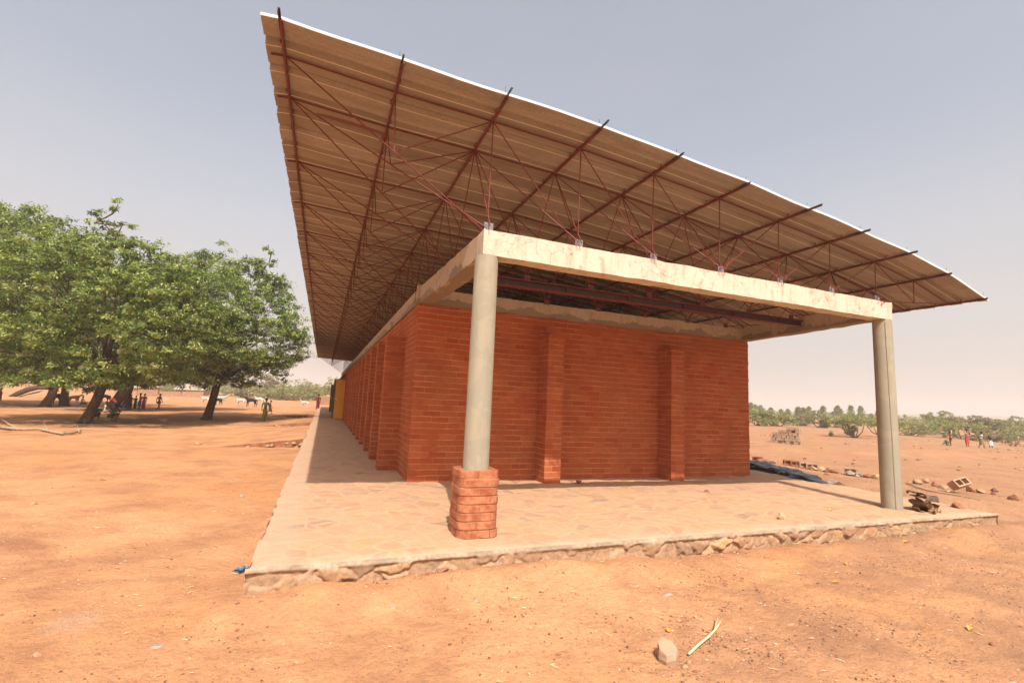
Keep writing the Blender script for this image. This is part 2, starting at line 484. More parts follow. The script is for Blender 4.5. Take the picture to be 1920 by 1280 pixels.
def make_sheet():
    m, nt, b = mat('zinc_underside', rough=0.62, spec=0.3)
    b.inputs['Metallic'].default_value = 0.25
    P = coords(nt)
    s1 = noise(nt, stretch(nt, P, (0.7, 3, 1)), 1.5, 6, 0.7)
    sp = noise(nt, P, 30, 3, 0.7)
    c = ramp(nt, s1, [(0.30, (.29,.255,.205)), (0.5, (.36,.318,.26)), (0.70, (.42,.375,.31))]).outputs[0]
    c = mix(nt, ramp(nt, sp, [(0.42, (.28,.28,.28)), (0.6, (0,0,0))]).outputs[0], c, (0.207, 0.148, 0.104))
    sx = nd(nt, 'ShaderNodeSeparateXYZ'); nt.links.new(P, sx.inputs[0])
    bn = nd(nt, 'ShaderNodeTexWhiteNoise'); bn.noise_dimensions = '1D'
    nt.links.new(mathn(nt, 'FLOOR', mathn(nt, 'MULTIPLY', mathn(nt, 'ADD', sx.outputs[1], 0.579-0.37), 2.5)), bn.inputs['W'])
    c = mix(nt, mathn(nt, 'MULTIPLY', bn.outputs['Value'], 0.55), c, (0.178, 0.130, 0.089))
    mo = noise(nt, P, 1.1, 4, 0.6, 1.0)
    c = mix(nt, ramp(nt, mo, [(0.58, (0,0,0)), (0.75, (.5,.5,.5))]).outputs[0], c, (0.163, 0.111, 0.074))
    px_ = mathn(nt, 'DIVIDE', mathn(nt, 'ADD', sx.outputs[0], 1.55), 0.42)
    py_ = mathn(nt, 'DIVIDE', mathn(nt, 'ADD', mathn(nt, 'SUBTRACT', sx.outputs[1], 0.90), mathn(nt, 'MULTIPLY', sp, 0.05)), 0.045)
    smear = mathn(nt, 'LESS_THAN', mathn(nt, 'ADD', mathn(nt, 'MULTIPLY', px_, px_), mathn(nt, 'MULTIPLY', py_, py_)), 1.0)
    c = mix(nt, mathn(nt, 'MULTIPLY', smear, 0.8), c, (.16,.03,.018))
    nt.links.new(c, b.inputs['Base Color'])
    bump(nt, b, s1, 0.15, 0.01)
    return m

M = {}
M['ground'] = make_ground()
M['brick'] = make_brick('red_earth_brick')
M['pier'] = make_brick('red_earth_brick_pier', 0.30, 0.098)
M['beam'] = make_plaster('weathered_plaster', (.56,.465,.355), (.40,.325,.24), 0.60)
M['ring'] = make_plaster('patched_plaster', (0.414, 0.311, 0.207), (0.235, 0.180, 0.125), 0.66, True, (0.281, 0.192, 0.126))
M['column'] = make_plaster('column_concrete', (0.318, 0.274, 0.196), (0.285, 0.252, 0.185), 0.5, False, (0.244, 0.215, 0.163))
M['steel'] = simple('red_oxide_steel', (0.111, 0.018, 0.012), (0.163, 0.031, 0.018), 14, 0.6, 0.35)
M['dark_steel'] = simple('dark_rusty_and_shaded_steel', (0.037, 0.022, 0.018), (0.081, 0.037, 0.026), 18, 0.7, 0.3)
M['plate'] = simple('grey_steel_plate', (0.163, 0.148, 0.148), (0.207, 0.185, 0.178), 10, 0.5, 0.4)
M['sheet'] = make_sheet()
M['trim'] = simple('bright_zinc_lip', (.80,.79,.77), (.86,.85,.83), 6, 0.45, 0.5)
M['pave'] = make_paving()
M['lap'] = simple('zinc_lap_lit', (.62,.56,.47), (.72,.66,.56), 3, 0.5, 0.4)  # paler than the sheet: sky light caught at the laps, put into the colour
M['rubble'] = make_rubble()
M['clay'] = simple('clay_ceiling', (0.222, 0.074, 0.037), (0.296, 0.104, 0.052), 6)
M['door'] = simple('ochre_door_paint', (.66,.26,.02), (.72,.30,.03), 3, 0.5, 0.4)
M['door_dark'] = simple('dark_green_door_paint', (.09,.07,.02), (.13,.10,.03), 3, 0.6, 0.4)
M['pedestal'] = simple('orange_brick', (.27,.082,.038), (.43,.175,.090), 11, 0.95, 0.1, bs=0.9, bd=0.014, stops=(0.36, 0.62))
M['mortar'] = simple('earth_mortar', (0.355, 0.148, 0.074), (0.444, 0.215, 0.118), 9, 0.95, 0.1)
M['bark'] = simple('grey_brown_bark', (0.052, 0.033, 0.022), (0.126, 0.081, 0.056), 9, 0.95, 0.1, bs=0.8, bd=0.05)
M['deadwood'] = simple('pale_dead_wood', (0.266, 0.178, 0.111), (0.385, 0.274, 0.178), 7, 0.9, 0.1)
M['whitestick'] = simple('peeled_pale_wood', (0.548, 0.459, 0.266), (0.607, 0.540, 0.355), 20, 0.7, 0.2)
M['leaf'] = make_leaf('neem_leaf', (.055,.095,.014), (.215,.285,.055), (.56,.60,.22), 0.25)
M['bush'] = make_leaf('bush_leaf', (.19,.21,.07), (.31,.32,.12), (.46,.43,.21), 0.35)
M['drybush'] = make_leaf('dry_thorn_leaf', (.17,.15,.07), (.25,.20,.11), (.34,.26,.16), 0.3)
M['rock'] = simple('ochre_rock', (0.311, 0.163, 0.089), (0.444, 0.281, 0.163), 7, 0.95, 0.1, bs=0.7, bd=0.02)
M['redrock'] = simple('red_rock', (0.222, 0.089, 0.048), (0.326, 0.155, 0.089), 7, 0.95, 0.1, bs=0.7, bd=0.02)
M['greyrock'] = simple('grey_rock', (0.252, 0.185, 0.148), (0.370, 0.296, 0.237), 9, 0.95, 0.1, bs=0.7, bd=0.02)
M['yellowrock'] = simple('yellow_sandstone', (0.385, 0.244, 0.126), (0.459, 0.311, 0.178), 7, 0.95, 0.1, bs=0.7, bd=0.02)
M['block'] = simple('mud_block', (0.326, 0.200, 0.126), (0.414, 0.281, 0.192), 6, 0.95, 0.1)
M['tarp'] = simple('black_plastic_sheet', (0.009, 0.010, 0.011), (0.022, 0.022, 0.024), 5, 0.32, 0.5, bs=0.5, bd=0.03)
M['card'] = simple('brown_torn_card', (0.192, 0.096, 0.044), (0.311, 0.178, 0.089), 6, 0.8, 0.2)
M['thatch'] = simple('grey_thatch', (0.296, 0.222, 0.155), (0.414, 0.326, 0.244), 3, 0.95, 0.1)
M['mudwall'] = simple('mud_wall', (0.340, 0.185, 0.104), (0.414, 0.244, 0.148), 2, 0.95, 0.1)
M['tin'] = simple('pale_tin_roof', (0.459, 0.444, 0.429), (0.555, 0.540, 0.518), 2, 0.5, 0.4)

# ------------------------------------------------------------------ building numbers (metres)
PX = [-2.2414, -1.1531, -0.0473, 1.1097, 2.2101, 3.3404, 4.4689, 5.5681, 6.6487, 7.6430, 8.6409]
PZ = [4.690, 4.625, 4.590, 4.538, 4.450, 4.346, 4.215, 4.083, 3.933, 3.748, 3.460]
XL, XR = -2.403, 8.76
YF, YB = -0.55, 43.8
H, HB = 3.0, 3.287
BF, BB = -0.076, 0.14
W = 6.924
WX0, WX1, WY = -0.19, 7.352, 3.13
WYB = 41.0
SX0, SX1, SY0, SY1 = -2.03, 8.46, -0.56, 50.0
YT0, YT1, DT = -0.06, 0.665, 1.607
NT = 27

def zx(x):
    X = np.array(PX); Z = np.array(PZ)
    if x < X[0]: return Z[0] - (X[0]-x)*0.12
    if x > X[-1]: return Z[-1] - (x-X[-1])*0.285
    return float(np.interp(x, X, Z))

# ------------------------------------------------------------------ ground
def ground_z(x, y):
    x = np.asarray(x, float); y = np.asarray(y, float)
    z = np.full(x.shape, -0.25)
    z += (0.095+0.11*vnoise(x*0.8, y*0+3, 17)+0.05*vnoise(x*2.7, y*0+3, 18))*np.exp(-((y+0.72)**2)/0.10) * (x > -2.3) * np.clip((x+2.6)/1.0, 0, 1) * (x < 9.5)
    # soil swept up against the right end of the terrace
    near = np.clip((x-7.6)/1.2, 0, 1)*np.clip((13.5-x)/3.5, 0, 1)*np.clip((y+0.25)/0.9, 0, 1)*np.clip((9-y)/4, 0, 1)
    z += 0.17*near
    # low spoil banks in the field on the right
    z += 0.28*np.exp(-(((x-26)/6.5)**2 + ((y-9.6)/1.0)**2))
    z += 0.22*np.exp(-(((x-33)/5)**2 + ((y-8.3)/0.8)**2))
    z += 0.20*np.exp(-(((x-17.5)/3.0)**2 + ((y-10.8)/0.9)**2))
    d = np.hypot(x, y)
    z += 0.10*vnoise(x*0.12, y*0.12, 3)*np.clip(d/12, 0, 1)
    z += 0.030*vnoise(x*0.7, y*0.7, 5) + 0.018*vnoise(x*2.3, y*2.3, 7)
    return z

def gz(x, y): return float(ground_z(np.array([x]), np.array([y]))[0])

def build_ground():
    n = 820
    u = np.linspace(-1, 1, n); k = 7.0; a = 1.75
    gx = 1.2 + a*np.sinh(k*u); gy = -1.6 + a*np.sinh(k*u)
    X, Y = np.meshgrid(gx, gy)
    X = X.ravel(); Y = Y.ravel()
    Z = ground_z(X, Y)
    nearm = np.clip(1.6 - np.hypot(X-1, Y+1)/9, 0, 1)
    Z += nearm*(0.016*vnoise(X*4.2, Y*4.2, 10) + 0.010*vnoise(X*7, Y*7, 11) + 0.006*vnoise(X*17, Y*17, 13) + 0.004*vnoise(X*37, Y*37, 15))
    fr_ = np.random.default_rng(61)
    for _ in range(230):
        fx_, fy_ = fr_.uniform(-7, 9), fr_.uniform(-4.2, 6)
        if SX0-0.3 < fx_ < SX1+0.3 and fy_ > SY0-0.5: continue
        an = fr_.uniform(0, 3.14); k = np.nonzero((np.abs(X-fx_) < .3) & (np.abs(Y-fy_) < .3))[0]
        du = (X[k]-fx_)*math.cos(an)+(Y[k]-fy_)*math.sin(an); dv = -(X[k]-fx_)*math.sin(an)+(Y[k]-fy_)*math.cos(an)
        q = (du/0.11)**2+(dv/0.045)**2
        Z[k] += fr_.uniform(.5, 1)*(-0.012*np.exp(-q**2) + 0.005*np.exp(-(np.sqrt(q)-1.35)**2/0.06))
    rub = vnoise(X*1.3+9, Y*1.3, 21)
    Z += nearm*np.clip(rub-0.1, 0, 1)*0.05*np.abs(vnoise(X*22, Y*22, 23))
    inside = (X > SX0+0.16) & (X < SX1-0.16) & (Y > SY0+0.16) & (Y < SY1-0.3)
    Z[inside] = -0.5
    i = np.arange(n-1)
    I, J = np.meshgrid(i, i)
    b = (J*n + I).ravel()
    F = np.stack([b, b+1, b+n+1, b+n], 1)
    me = np_mesh('ground', np.stack([X, Y, Z], 1), F, M['ground'], True)
    o = link('ground', me)
    tag(o, kind='structure')
    return o
build_ground()

# far low hills
def build_hills():
    m_, nt, b = mat('distant_hills', (.20,.17,.10), 1.0, 0.0)
    vs = []; fs = []
    N = 260
    for i in range(N+1):
        a = rad(-20) + rad(200)*i/N
        r = 1000
        h = 7 + 9*max(0, vnoise(np.array([i*0.07]), np.array([2.0]), 4)[0]+0.25)*2 + 1.2*vnoise(np.array([i*0.6]), np.array([5.0]), 4)[0]
        for rr, zz in ((r, -1.5), (r+40, h*0.7), (r+90, h), (r+170, -2)):
            vs.append((rr*math.cos(a), rr*math.sin(a), zz))
    for i in range(N):
        for k in range(3):
            fs.append((i*4+k, (i+1)*4+k, (i+1)*4+k+1, i*4+k+1))
    mb = MB().add(vs, fs)
    o = mb.build('hills', m_, smooth=True, uv=False)
    tag(o, kind='structure')
build_hills()

# ------------------------------------------------------------------ terrace (raised stone platform)
def build_terrace():
    root = empty('stone_terrace', (3.2, SY0, 0))
    tag(root, 'raised stone paved terrace with rubble edge running round the brick school', 'terrace')
    off = Vector((3.2, SY0, 0))
    rng = np.random.default_rng(4)
    # paving: fine strip near the front, coarse behind
    xs = np.arange(SX0, SX1+0.001, 0.035)
    ys = np.concatenate([np.arange(SY0, 4.5, 0.035), np.arange(4.5, 12, 0.2), np.arange(12, SY1+1.01, 1.0)])
    X, Y = np.meshgrid(xs, ys)
    Xr = X.ravel().copy(); Yr = Y.ravel().copy()
    # stones in the paving
    Z = 0.014*vnoise(Xr*3.1, Yr*3.1, 31) + 0.012*vnoise(Xr*9, Yr*9, 33) + 0.012*vnoise(Xr*0.8, Yr*0.8, 35)
    e = np.minimum(np.minimum(Yr-SY0, Xr-SX0), SX1-Xr)
    Z -= 0.035*np.exp(-np.clip(e,0,9)/0.045) * (1 + 1.2*vnoise(Xr*5, Yr*5, 37))
    wob = 0.028*vnoise(Xr*4, np.zeros_like(Xr), 39)+0.018*vnoise(Xr*13, np.zeros_like(Xr), 40)
    fr = (Yr <= SY0+0.001)
    Yr[fr] += wob[fr]
    ny, nx = X.shape
    b = (np.arange(ny-1)[:, None]*nx + np.arange(nx-1)[None, :]).ravel()
    F = np.stack([b, b+1, b+nx+1, b+nx], 1)
    V = np.stack([Xr-off.x, Yr-off.y, Z], 1)
    link('paving', np_mesh('paving', V, F, M['pave'], True), root)
    # rubble faces: cells in (s, z)
    palette = 0.74*np.array([(.62,.36,.17), (.56,.34,.16), (.46,.26,.14), (.36,.24,.17), (.46,.22,.11), (.50,.32,.20), (.36,.19,.12)])
    def face(length, pos, name, step):
        s = np.arange(0, length+1e-6, step); z = np.linspace(-0.45, 0.0, 46 if step < .03 else 16)
        S, Zz = np.meshgrid(s, z); S = S.ravel(); Zz = Zz.ravel()
        ns = int(length/0.17)*3
        seeds = []
        for i in range(int(length/0.17)+1):
            for j in range(3):
                
                if rng.random() < 0.2: continue
                seeds.append((i*0.17 + rng.uniform(-.10, .10), -0.04 - j*0.12 + rng.uniform(-.075, .075)))
        seeds = np.array(seeds); cid = rng.integers(0, len(palette), len(seeds)); cv = rng.uniform(0.85, 1.12, len(seeds)); dep = rng.uniform(0.0, 0.06, len(seeds))
        D1 = np.full(len(S), 9.0); D2 = np.full(len(S), 9.0); ID = np.zeros(len(S), int)
        Sw = S + 0.06*vnoise(S*8, Zz*8, 51) + 0.03*vnoise(S*25, Zz*25, 52); Zw = Zz + 0.06*vnoise(S*8, Zz*8, 53) + 0.03*vnoise(S*25, Zz*25, 54)
        order = np.argsort(seeds[:, 0])
        for q in order:
            lo = np.abs(Sw - seeds[q, 0]) < 0.34
            idx = np.nonzero(lo)[0]
            d = np.hypot((Sw[idx]-seeds[q, 0])*0.85, (Zw[idx]-seeds[q, 1])*1.15)
            c1 = d < D1[idx]
            D2[idx] = np.where(c1, D1[idx], np.minimum(D2[idx], d))
            D1[idx] = np.where(c1, d, D1[idx])
            ID[idx[c1]] = q
        edge = np.clip((D2-D1)/0.045, 0, 1)
        stone = edge**0.6*dep[ID]
        stone += 0.014*vnoise(S*14, Zz*14, 55)*edge + 0.006*vnoise(S*40, Zz*40, 57)
        lip = np.clip((Zz+0.055)/0.02, 0, 1)
        out = stone*(1-lip) + lip*(0.035 + 0.02*vnoise(S*6, Zz*3, 59) + 0.012*vnoise(S*25, Zz*25, 60))
        mort = 0.74*np.array([.52,.33,.20])
        col = (0.62*palette[cid[ID]]+0.38*0.74*np.array([.50,.31,.17]))*cv[ID][:, None]
        cov = np.clip(vnoise(S*1.3, Zz*2, 61)*2.2+0.42, 0, 1)[:, None]   # plaster smeared over some stones
        e3 = edge[:, None]*(1-0.75*cov)
        col = col*e3 + mort*(1-e3)
        hollow = np.clip(vnoise(S*2.1, Zz*4, 64)*3-0.35, 0, 1)*(1-edge)
        stone -= 0.03*hollow; col = col*(1-0.3*hollow[:, None])
        lipc = 0.74*np.array([.46,.33,.23])*(1+0.5*vnoise(S*8, Zz*8, 63))[:, None]
        col = col*(1-lip[:, None]) + lipc*lip[:, None]
        out *= (1 - 0.5*cov[:, 0]*(1-lip))
        # round the top edge back so that it meets the paving
        tuck = np.clip((Zz+0.03)/0.03, 0, 1)**2
        out -= tuck*0.03
        Zo = Zz - 0.02*tuck*0
        P = pos(S, out, Zo)
        n1 = len(s); n2 = len(z)
        b = (np.arange(n2-1)[:, None]*n1 + np.arange(n1-1)[None, :]).ravel()
        F = np.stack([b, b+1, b+n1+1, b+n1], 1)
        P[:, 0] -= off.x; P[:, 1] -= off.y
        link(name, np_mesh(name, P, F, M['rubble'], True, np.concatenate([col, np.ones((len(col), 1))], 1)), root)
    face(SX1-SX0+0.02, lambda s, o, z: np.stack([SX0-0.01+s, SY0-o, z-0.004], 1), 'rubble_face', 0.011)
    face(12, lambda s, o, z: np.stack([SX0+0.012-o*0.4, SY0-0.02+(12-s), z-0.028], 1), 'rubble_face', 0.03)
    face(8, lambda s, o, z: np.stack([SX1-0.012+o*0.4, SY0-0.02+s, z-0.028], 1), 'rubble_face', 0.03)
    mb = MB().box((SX0-off.x+0.0, 11.4, -0.5), (SX0-off.x+0.1, SY1-SY0, -0.012))
    mb.build('rubble_face', M['mortar'], root)
build_terrace()

def ramp_thing(y0, y1, x_out, label, seed):
    "earth ramp with a small stone retaining face, rising to the terrace"
    root = empty('earth_ramp', (SX0, y0, -0.25))
    tag(root, label, 'ramp', 'low ramps leading up to the terrace')
    L = SX0 - x_out
    n = 24; vs = []; fs = []
    r = random.Random(seed)
    for i in range(n+1):
        x = -L*i/n
        z = 0.235*(1-i/n)**0.9 - 0.03*(i/n)
        wv = 0.05*math.sin(i*0.9+seed)
        vs += [(x, wv, -0.15), (x, wv-0.02, z), (x, y1-y0, z), (x, y1-y0, -0.15)]
    for i in range(n):
        a = i*4; c = a+4
        fs += [(a+1, a+2, c+2, c+1), (a+2, a+3, c+3, c+2)]
    MB().add(vs, fs).build('earth_fill', M['ground'], root)
    v2 = []
    for i in range(n+1): v2 += [vs[i*4], vs[i*4+1]]
    MB().add(v2, [(i*2, i*2+1, i*2+3, i*2+2) for i in range(n)]).build('retaining_face', M['redrock'], root)
    for i in range(9):
        x = -L*0.85*r.random(); h = 0.2*(1+x/L)
        if h < .05: continue
        mb = MB()
        c = Vector((x, -0.02, r.uniform(-0.02, h-0.04)))
        mb.lathe(c, [(0.0, -.04), (r.uniform(.04, .09), -.02), (r.uniform(.04, .08), .02), (0.01, .045)], 7)
        mb.build('stone', M['rock'], root)
ramp_thing(11.0, 17.5, -4.3, 'nearest low earth ramp against the left edge of the stone terrace', 1)
ramp_thing(20.0, 24.5, -4.4, 'middle earth ramp at the left terrace edge, in line with the walking child in green', 2)
ramp_thing(28.5, 34.0, -5.2, 'farthest low earth ramp by the terrace, towards the figure in maroon', 3)

# ------------------------------------------------------------------ school building
school = empty('school_building', (0, 0, 0))
tag(school, 'long red brick school with a wide curved sheet metal roof on red steel trusses', 'school building')

def part(mb, name, m_, parent=school, smooth=False):
    return mb.build(name, m_, parent, smooth)

# walls (butted end to end)
T = 0.30
mb = MB().box((WX0, WY, -0.02), (WX1, WY+T, H))
jr = random.Random(21)
for q in range(30):
    zz = q*0.098+0.006; o1 = jr.uniform(0.002, 0.020)
    if zz+0.086 < H: mb.box((WX1-0.1, WY+0.004+jr.uniform(0, .006), zz), (WX1+o1, WY+T-0.01, zz+0.086))
    o2 = jr.uniform(0.001, 0.009)
    if zz+0.086 < H: mb.box((WX0-o2, WY+0.003, zz), (WX0+0.1, WY+T-0.02, zz+0.086))
ew = part(mb, 'end_wall', M['brick'])
for cx_, cz_, w_ in ((3.55, 1.42, .36), (3.95, 1.32, .30), (4.05, 1.02, .22), (2.95, 1.28, .18), (0.45, 1.02, .2), (0.35, 0.62, .24)):
    x_ = cx_; ck_ = MB(); pv_ = None
    while x_ < cx_+w_:
        pv_ = (pv_ or []) + [(x_, WY-0.002, cz_+jr.uniform(-.028,.028))]
        x_ += jr.uniform(-.004, .03)
    part(ck_.tube(pv_, 0.0022, 4), 'chalk_mark', M['mudwall'], ew)
mb = MB()
mb.box((WX0, WY+T, -0.02), (WX0+T, 23.0, H)).box((WX0, 23.0, 2.25), (WX0+T, 23.9, H)).box((WX0, 23.9, -0.02), (WX0+T, 33.2, H)).box((WX0, 33.2, 2.25), (WX0+T, 34.1, H)).box((WX0, 34.1, -0.02), (WX0+T, WYB, H))
part(mb, 'side_wall', M['brick'])
part(MB().box((WX1-T, WY+T, -0.02), (WX1, WYB, H)), 'side_wall', M['brick'])
part(MB().box((WX0+T, WYB-T, -0.02), (WX1-T, WYB, H)), 'end_wall', M['brick'])
part(MB().box((WX0+T, WY+T, 2.75), (WX1-T, WYB-T, 2.85)), 'ceiling', M['clay'])
# end wall buttresses
for x0, x1, zt in ((2.11, 2.43, 2.63), (4.85, 5.17, 2.59)):
    mb = MB()
    mb.box((x0, 2.72, -0.02), (x1, WY, zt))
    mb.add([(x0, 2.72, zt), (x1, 2.72, zt), (x1, WY, zt), (x0, WY, zt), (x0+.0, WY, zt+.05), (x1, WY, zt+.05)], [(0,1,5,4), (0,4,3), (1,2,5)])
    part(mb, 'buttress', M['pier'])
# side piers, facing the terrace
y = 4.40; k = 0
while y < WYB-1.2:
    if not (22.6 < y < 24.2 or 32.8 < y < 34.4):
        mb = MB().box((-0.535, y, -0.02), (WX0, y+0.29, 2.56 + 0.03*(k % 3)))
        part(mb, 'side_pier', M['pier'])
    y += 1.607; k += 1
# dark louvred windows between piers
y = 4.40+0.45; k = 0
lv = None
while y < WYB-1.5:
    if k % 2 == 1 and not (21.8 < y < 24.2 or 32.0 < y < 34.4):
        mb = MB()
        mb.box((WX0-0.02, y+0.1, 0.9), (WX0-0.003, y+0.85, 2.2))
        for q in range(9):
            mb.box((WX0-0.045, y+0.14, 0.98+q*0.13), (WX0-0.022, y+0.81, 1.06+q*0.13))
        part(mb, 'window_shutter', M['door_dark'])
    y += 1.607; k += 1

# door leaves standing open
def door_leaf(y, x0, x1, h, m_, name='door'):
    mb = MB()
    mb.box((x0, y, 0.02), (x0+0.05, y+0.04, h)).box((x1-0.05, y, 0.02), (x1, y+0.04, h))
    mb.box((x0+.05, y+0.004, 0.02), (x1-.05, y+0.036, 0.52)).box((x0+.05, y+0.004, 1.0), (x1-.05, y+0.036, 1.22)).box((x0+.05, y+0.004, h-0.08), (x1-.05, y+0.036, h))
    for zz in np.arange(0.56, 0.98, 0.075): mb.box((x0+.05, y+.008, zz), (x1-.05, y+.03, zz+0.05))
    for zz in np.arange(1.26, h-0.1, 0.075): mb.box((x0+.05, y+.008, zz), (x1-.05, y+.03, zz+0.05))
    mb.box((x0+.05, y+0.031, 0.52), (x1-.05, y+0.035, h-.08))
    d = part(mb, name, m_)
    hb = MB().box((x0+0.07, y-0.05, 1.08), (x0+0.10, y-0.002, 1.12))
    part(hb, 'handle', M['trim'], d)
    return d
tag(door_leaf(23.4, -0.98, WX0-0.01, 2.18, M['door']), 'ochre yellow louvred door leaf standing open')
tag(door_leaf(23.95, -1.08, WX0-0.01, 2.22, M['door_dark']), 'dark door leaf behind the yellow one')
tag(door_leaf(33.6, -1.1, WX0-0.01, 2.05, M['door_dark']), 'far dark door leaf standing open')

# columns
def column(x, zb, name, lean=0.0):
    c = MB()
    prof = [(0.141, zb)] + [(0.141 - 0.008*(i/12.0), zb + (H-zb)*i/12.0) for i in range(1, 13)]
    vs = []; fs = []; n = 40
    for r_, z_ in prof:
        for k in range(n):
            a = 2*math.pi*k/n
            rr = r_ + 0.0012*math.sin(3*a+z_*2)
            vs.append((x + lean*(z_/H) + rr*math.cos(a), 0.035 + rr*math.sin(a), z_))
    for i in range(len(prof)-1):
        for k in range(n): fs.append((i*n+k, i*n+(k+1) % n, (i+1)*n+(k+1) % n, (i+1)*n+k))
    c.add(vs, fs)
    return part(c, name, M['column'], school, True)
cl = column(0.0, 0.66, 'column')
cr = column(W, -0.02, 'column', -0.01)
# seam line on the right column
sm = MB().tube([(W-0.09, -0.075, 0.0), (W-0.092, -0.073, 1.0), (W-0.098, -0.066, 2.2), (W-0.1, -0.064, 2.95)], 0.006, 5)
part(sm, 'casting_seam', M['ring'], cr)
# brick pedestal: 8 rounded courses with mortar between
ped = empty('brick_pedestal', (0, 0.035, 0)); ped.parent = school
rr = random.Random(8)
def rsq(hx, hy, rad_, n=8):
    pts = []
    for cx_, cy_, a0 in ((hx-rad_, hy-rad_, 0), (-hx+rad_, hy-rad_, 90), (-hx+rad_, -hy+rad_, 180), (hx-rad_, -hy+rad_, 270)):
        for i in range(n+1):
            a = rad(a0 + 90*i/n)
            pts.append((cx_+rad_*math.cos(a), cy_+rad_*math.sin(a)))
    return pts
ch = 0.0838
for i in range(8):
    z0 = i*ch
    sc_ = 1.0 + (0.025 if i == 0 else 0) + rr.uniform(-.008, .008)
    base = rsq(0.219*sc_, 0.219*sc_, 0.105)
    ox, oy = rr.uniform(-.006, .006), rr.uniform(-.006, .006)
    # split into two or three bricks by vertical joints
    joints = [0.02, ] if i % 2 == 1 else [-0.12, 0.10] if i % 3 else [0.13]
    joints = {0: [0.11], 1: [-0.03], 2: [0.12], 3: [-0.01], 4: [0.10], 5: [-0.0], 6: [0.12, -0.19], 7: [-0.01]}[i]
    xs_ = [-0.3] + sorted(joints) + [0.3]
    for a_, b_ in zip(xs_[:-1], xs_[1:]):
        def clip(poly, xc, keep_greater):
            out = []
            for q in range(len(poly)):
                p, r_ = poly[q], poly[(q+1) % len(poly)]
                ip = (p[0] >= xc) == keep_greater; ir = (r_[0] >= xc) == keep_greater
                if ip: out.append(p)
                if ip != ir:
                    t = (xc-p[0])/(r_[0]-p[0]); out.append((xc, p[1]+t*(r_[1]-p[1])))
            return out
        poly = clip(clip(base, a_+0.004, True), b_-0.004, False)
        if len(poly) < 3: continue
        n = len(poly); mb = MB(); vs = []
        cx_ = sum(p[0] for p in poly)/n; cy_ = sum(p[1] for p in poly)/n
        for zz, ins in ((z0+0.001, 0.003), (z0+0.004, 0.0), (z0+ch-0.012, 0.0), (z0+ch-0.009, 0.003)):
            for p in poly:
                d = Vector((p[0]-cx_, p[1]-cy_)); d = d*(1-ins/max(d.length, .05))
                vs.append((cx_+d.x+ox, cy_+d.y+oy, zz))
        fs = [(q*n+k, q*n+(k+1) % n, (q+1)*n+(k+1) % n, (q+1)*n+k) for q in range(3) for k in range(n)]
        fs += [tuple(range(n))[::-1], tuple(3*n+k for k in range(n))]
        mb.add(vs, fs)
        mb.build('brick', M['pedestal'], ped)
core = MB(); poly = rsq(0.211, 0.211, 0.102); n = len(poly)
core.add([(p[0], p[1], -0.01) for p in poly]+[(p[0], p[1], 8*ch-0.012) for p in poly], [(k, (k+1) % n, n+(k+1) % n, n+k) for k in range(n)]+[tuple(n+k for k in range(n))])
core.build('mortar', M['mortar'], ped)

# concrete beams (subdivided a little and roughened so the edges are not ruler straight)
def rough_beam(lo, hi, name, m_, step=0.08, amp=0.006, seed=1, warp=None):
    lo = Vector(lo); hi = Vector(hi)
    n = [max(1, int(round((hi[i]-lo[i])/step))) for i in range(3)]
    n = [min(q, 400) for q in n]
    idx = {}; vs = []; fs = []
    def vid(i, j, k):
        if (i, j, k) not in idx:
            idx[(i, j, k)] = len(vs)
            vs.append([lo.x+(hi.x-lo.x)*i/n[0], lo.y+(hi.y-lo.y)*j/n[1], lo.z+(hi.z-lo.z)*k/n[2]])
        return idx[(i, j, k)]
    for i in range(n[0]):
        for j in range(n[1]):
            fs.append((vid(i,j,0), vid(i,j+1,0), vid(i+1,j+1,0), vid(i+1,j,0)))
            fs.append((vid(i,j,n[2]), vid(i+1,j,n[2]), vid(i+1,j+1,n[2]), vid(i,j+1,n[2])))
    for i in range(n[0]):
        for k in range(n[2]):
            fs.append((vid(i,0,k), vid(i+1,0,k), vid(i+1,0,k+1), vid(i,0,k+1)))
            fs.append((vid(i,n[1],k), vid(i,n[1],k+1), vid(i+1,n[1],k+1), vid(i+1,n[1],k)))
    for j in range(n[1]):
        for k in range(n[2]):
            fs.append((vid(0,j,k), vid(0,j,k+1), vid(0,j+1,k+1), vid(0,j+1,k)))
            fs.append((vid(n[0],j,k), vid(n[0],j+1,k), vid(n[0],j+1,k+1), vid(n[0],j,k+1)))
    A = np.array(vs)
    d = amp*np.stack([vnoise(A[:,1]*6+A[:,2]*9, A[:,0]*6, seed), vnoise(A[:,0]*6+A[:,2]*9, A[:,1]*6, seed+1), 1.2*vnoise(A[:,0]*5+A[:,2]*3, A[:,1]*5+A[:,2], seed+2)], 1)
    A = A + d*1.6
    if warp: A = warp(A)
    mb = MB(); mb.add(A.tolist(), fs)
    return part(mb, name, m_)
rough_beam((-0.085, BF, H), (W+0.08, BB, HB), 'front_beam', M['beam'], 0.05, 0.007, 3)
def warpL(A):
    t = (A[:,1]-BB)/(WY-BB)
    A[:,0] += -0.105*t
    return A
rough_beam((-0.085, BB+0.003, H+0.003), (0.165, WY-0.004, HB-0.003), 'side_beam', M['ring'], 0.08, 0.010, 6, warpL)
def warpR(A):
    t = (A[:,1]-BB)/(WY-BB)
    A[:,0] += 0.42*t
    return A
rough_beam((W-0.17, BB+0.003, H+0.003), (W+0.08, WY-0.004, HB-0.003), 'side_beam', M['ring'], 0.08, 0.008, 9, warpR)
rough_beam((WX0-0.025, WY-0.025, H), (WX1+0.02, WY+T, HB-0.02), 'ring_beam', M['ring'], 0.08, 0.010, 12)
part(MB().box((WX0-0.03, WY+T, H), (WX0+T-.02, WYB, HB-0.025)), 'ring_beam', M['ring'])
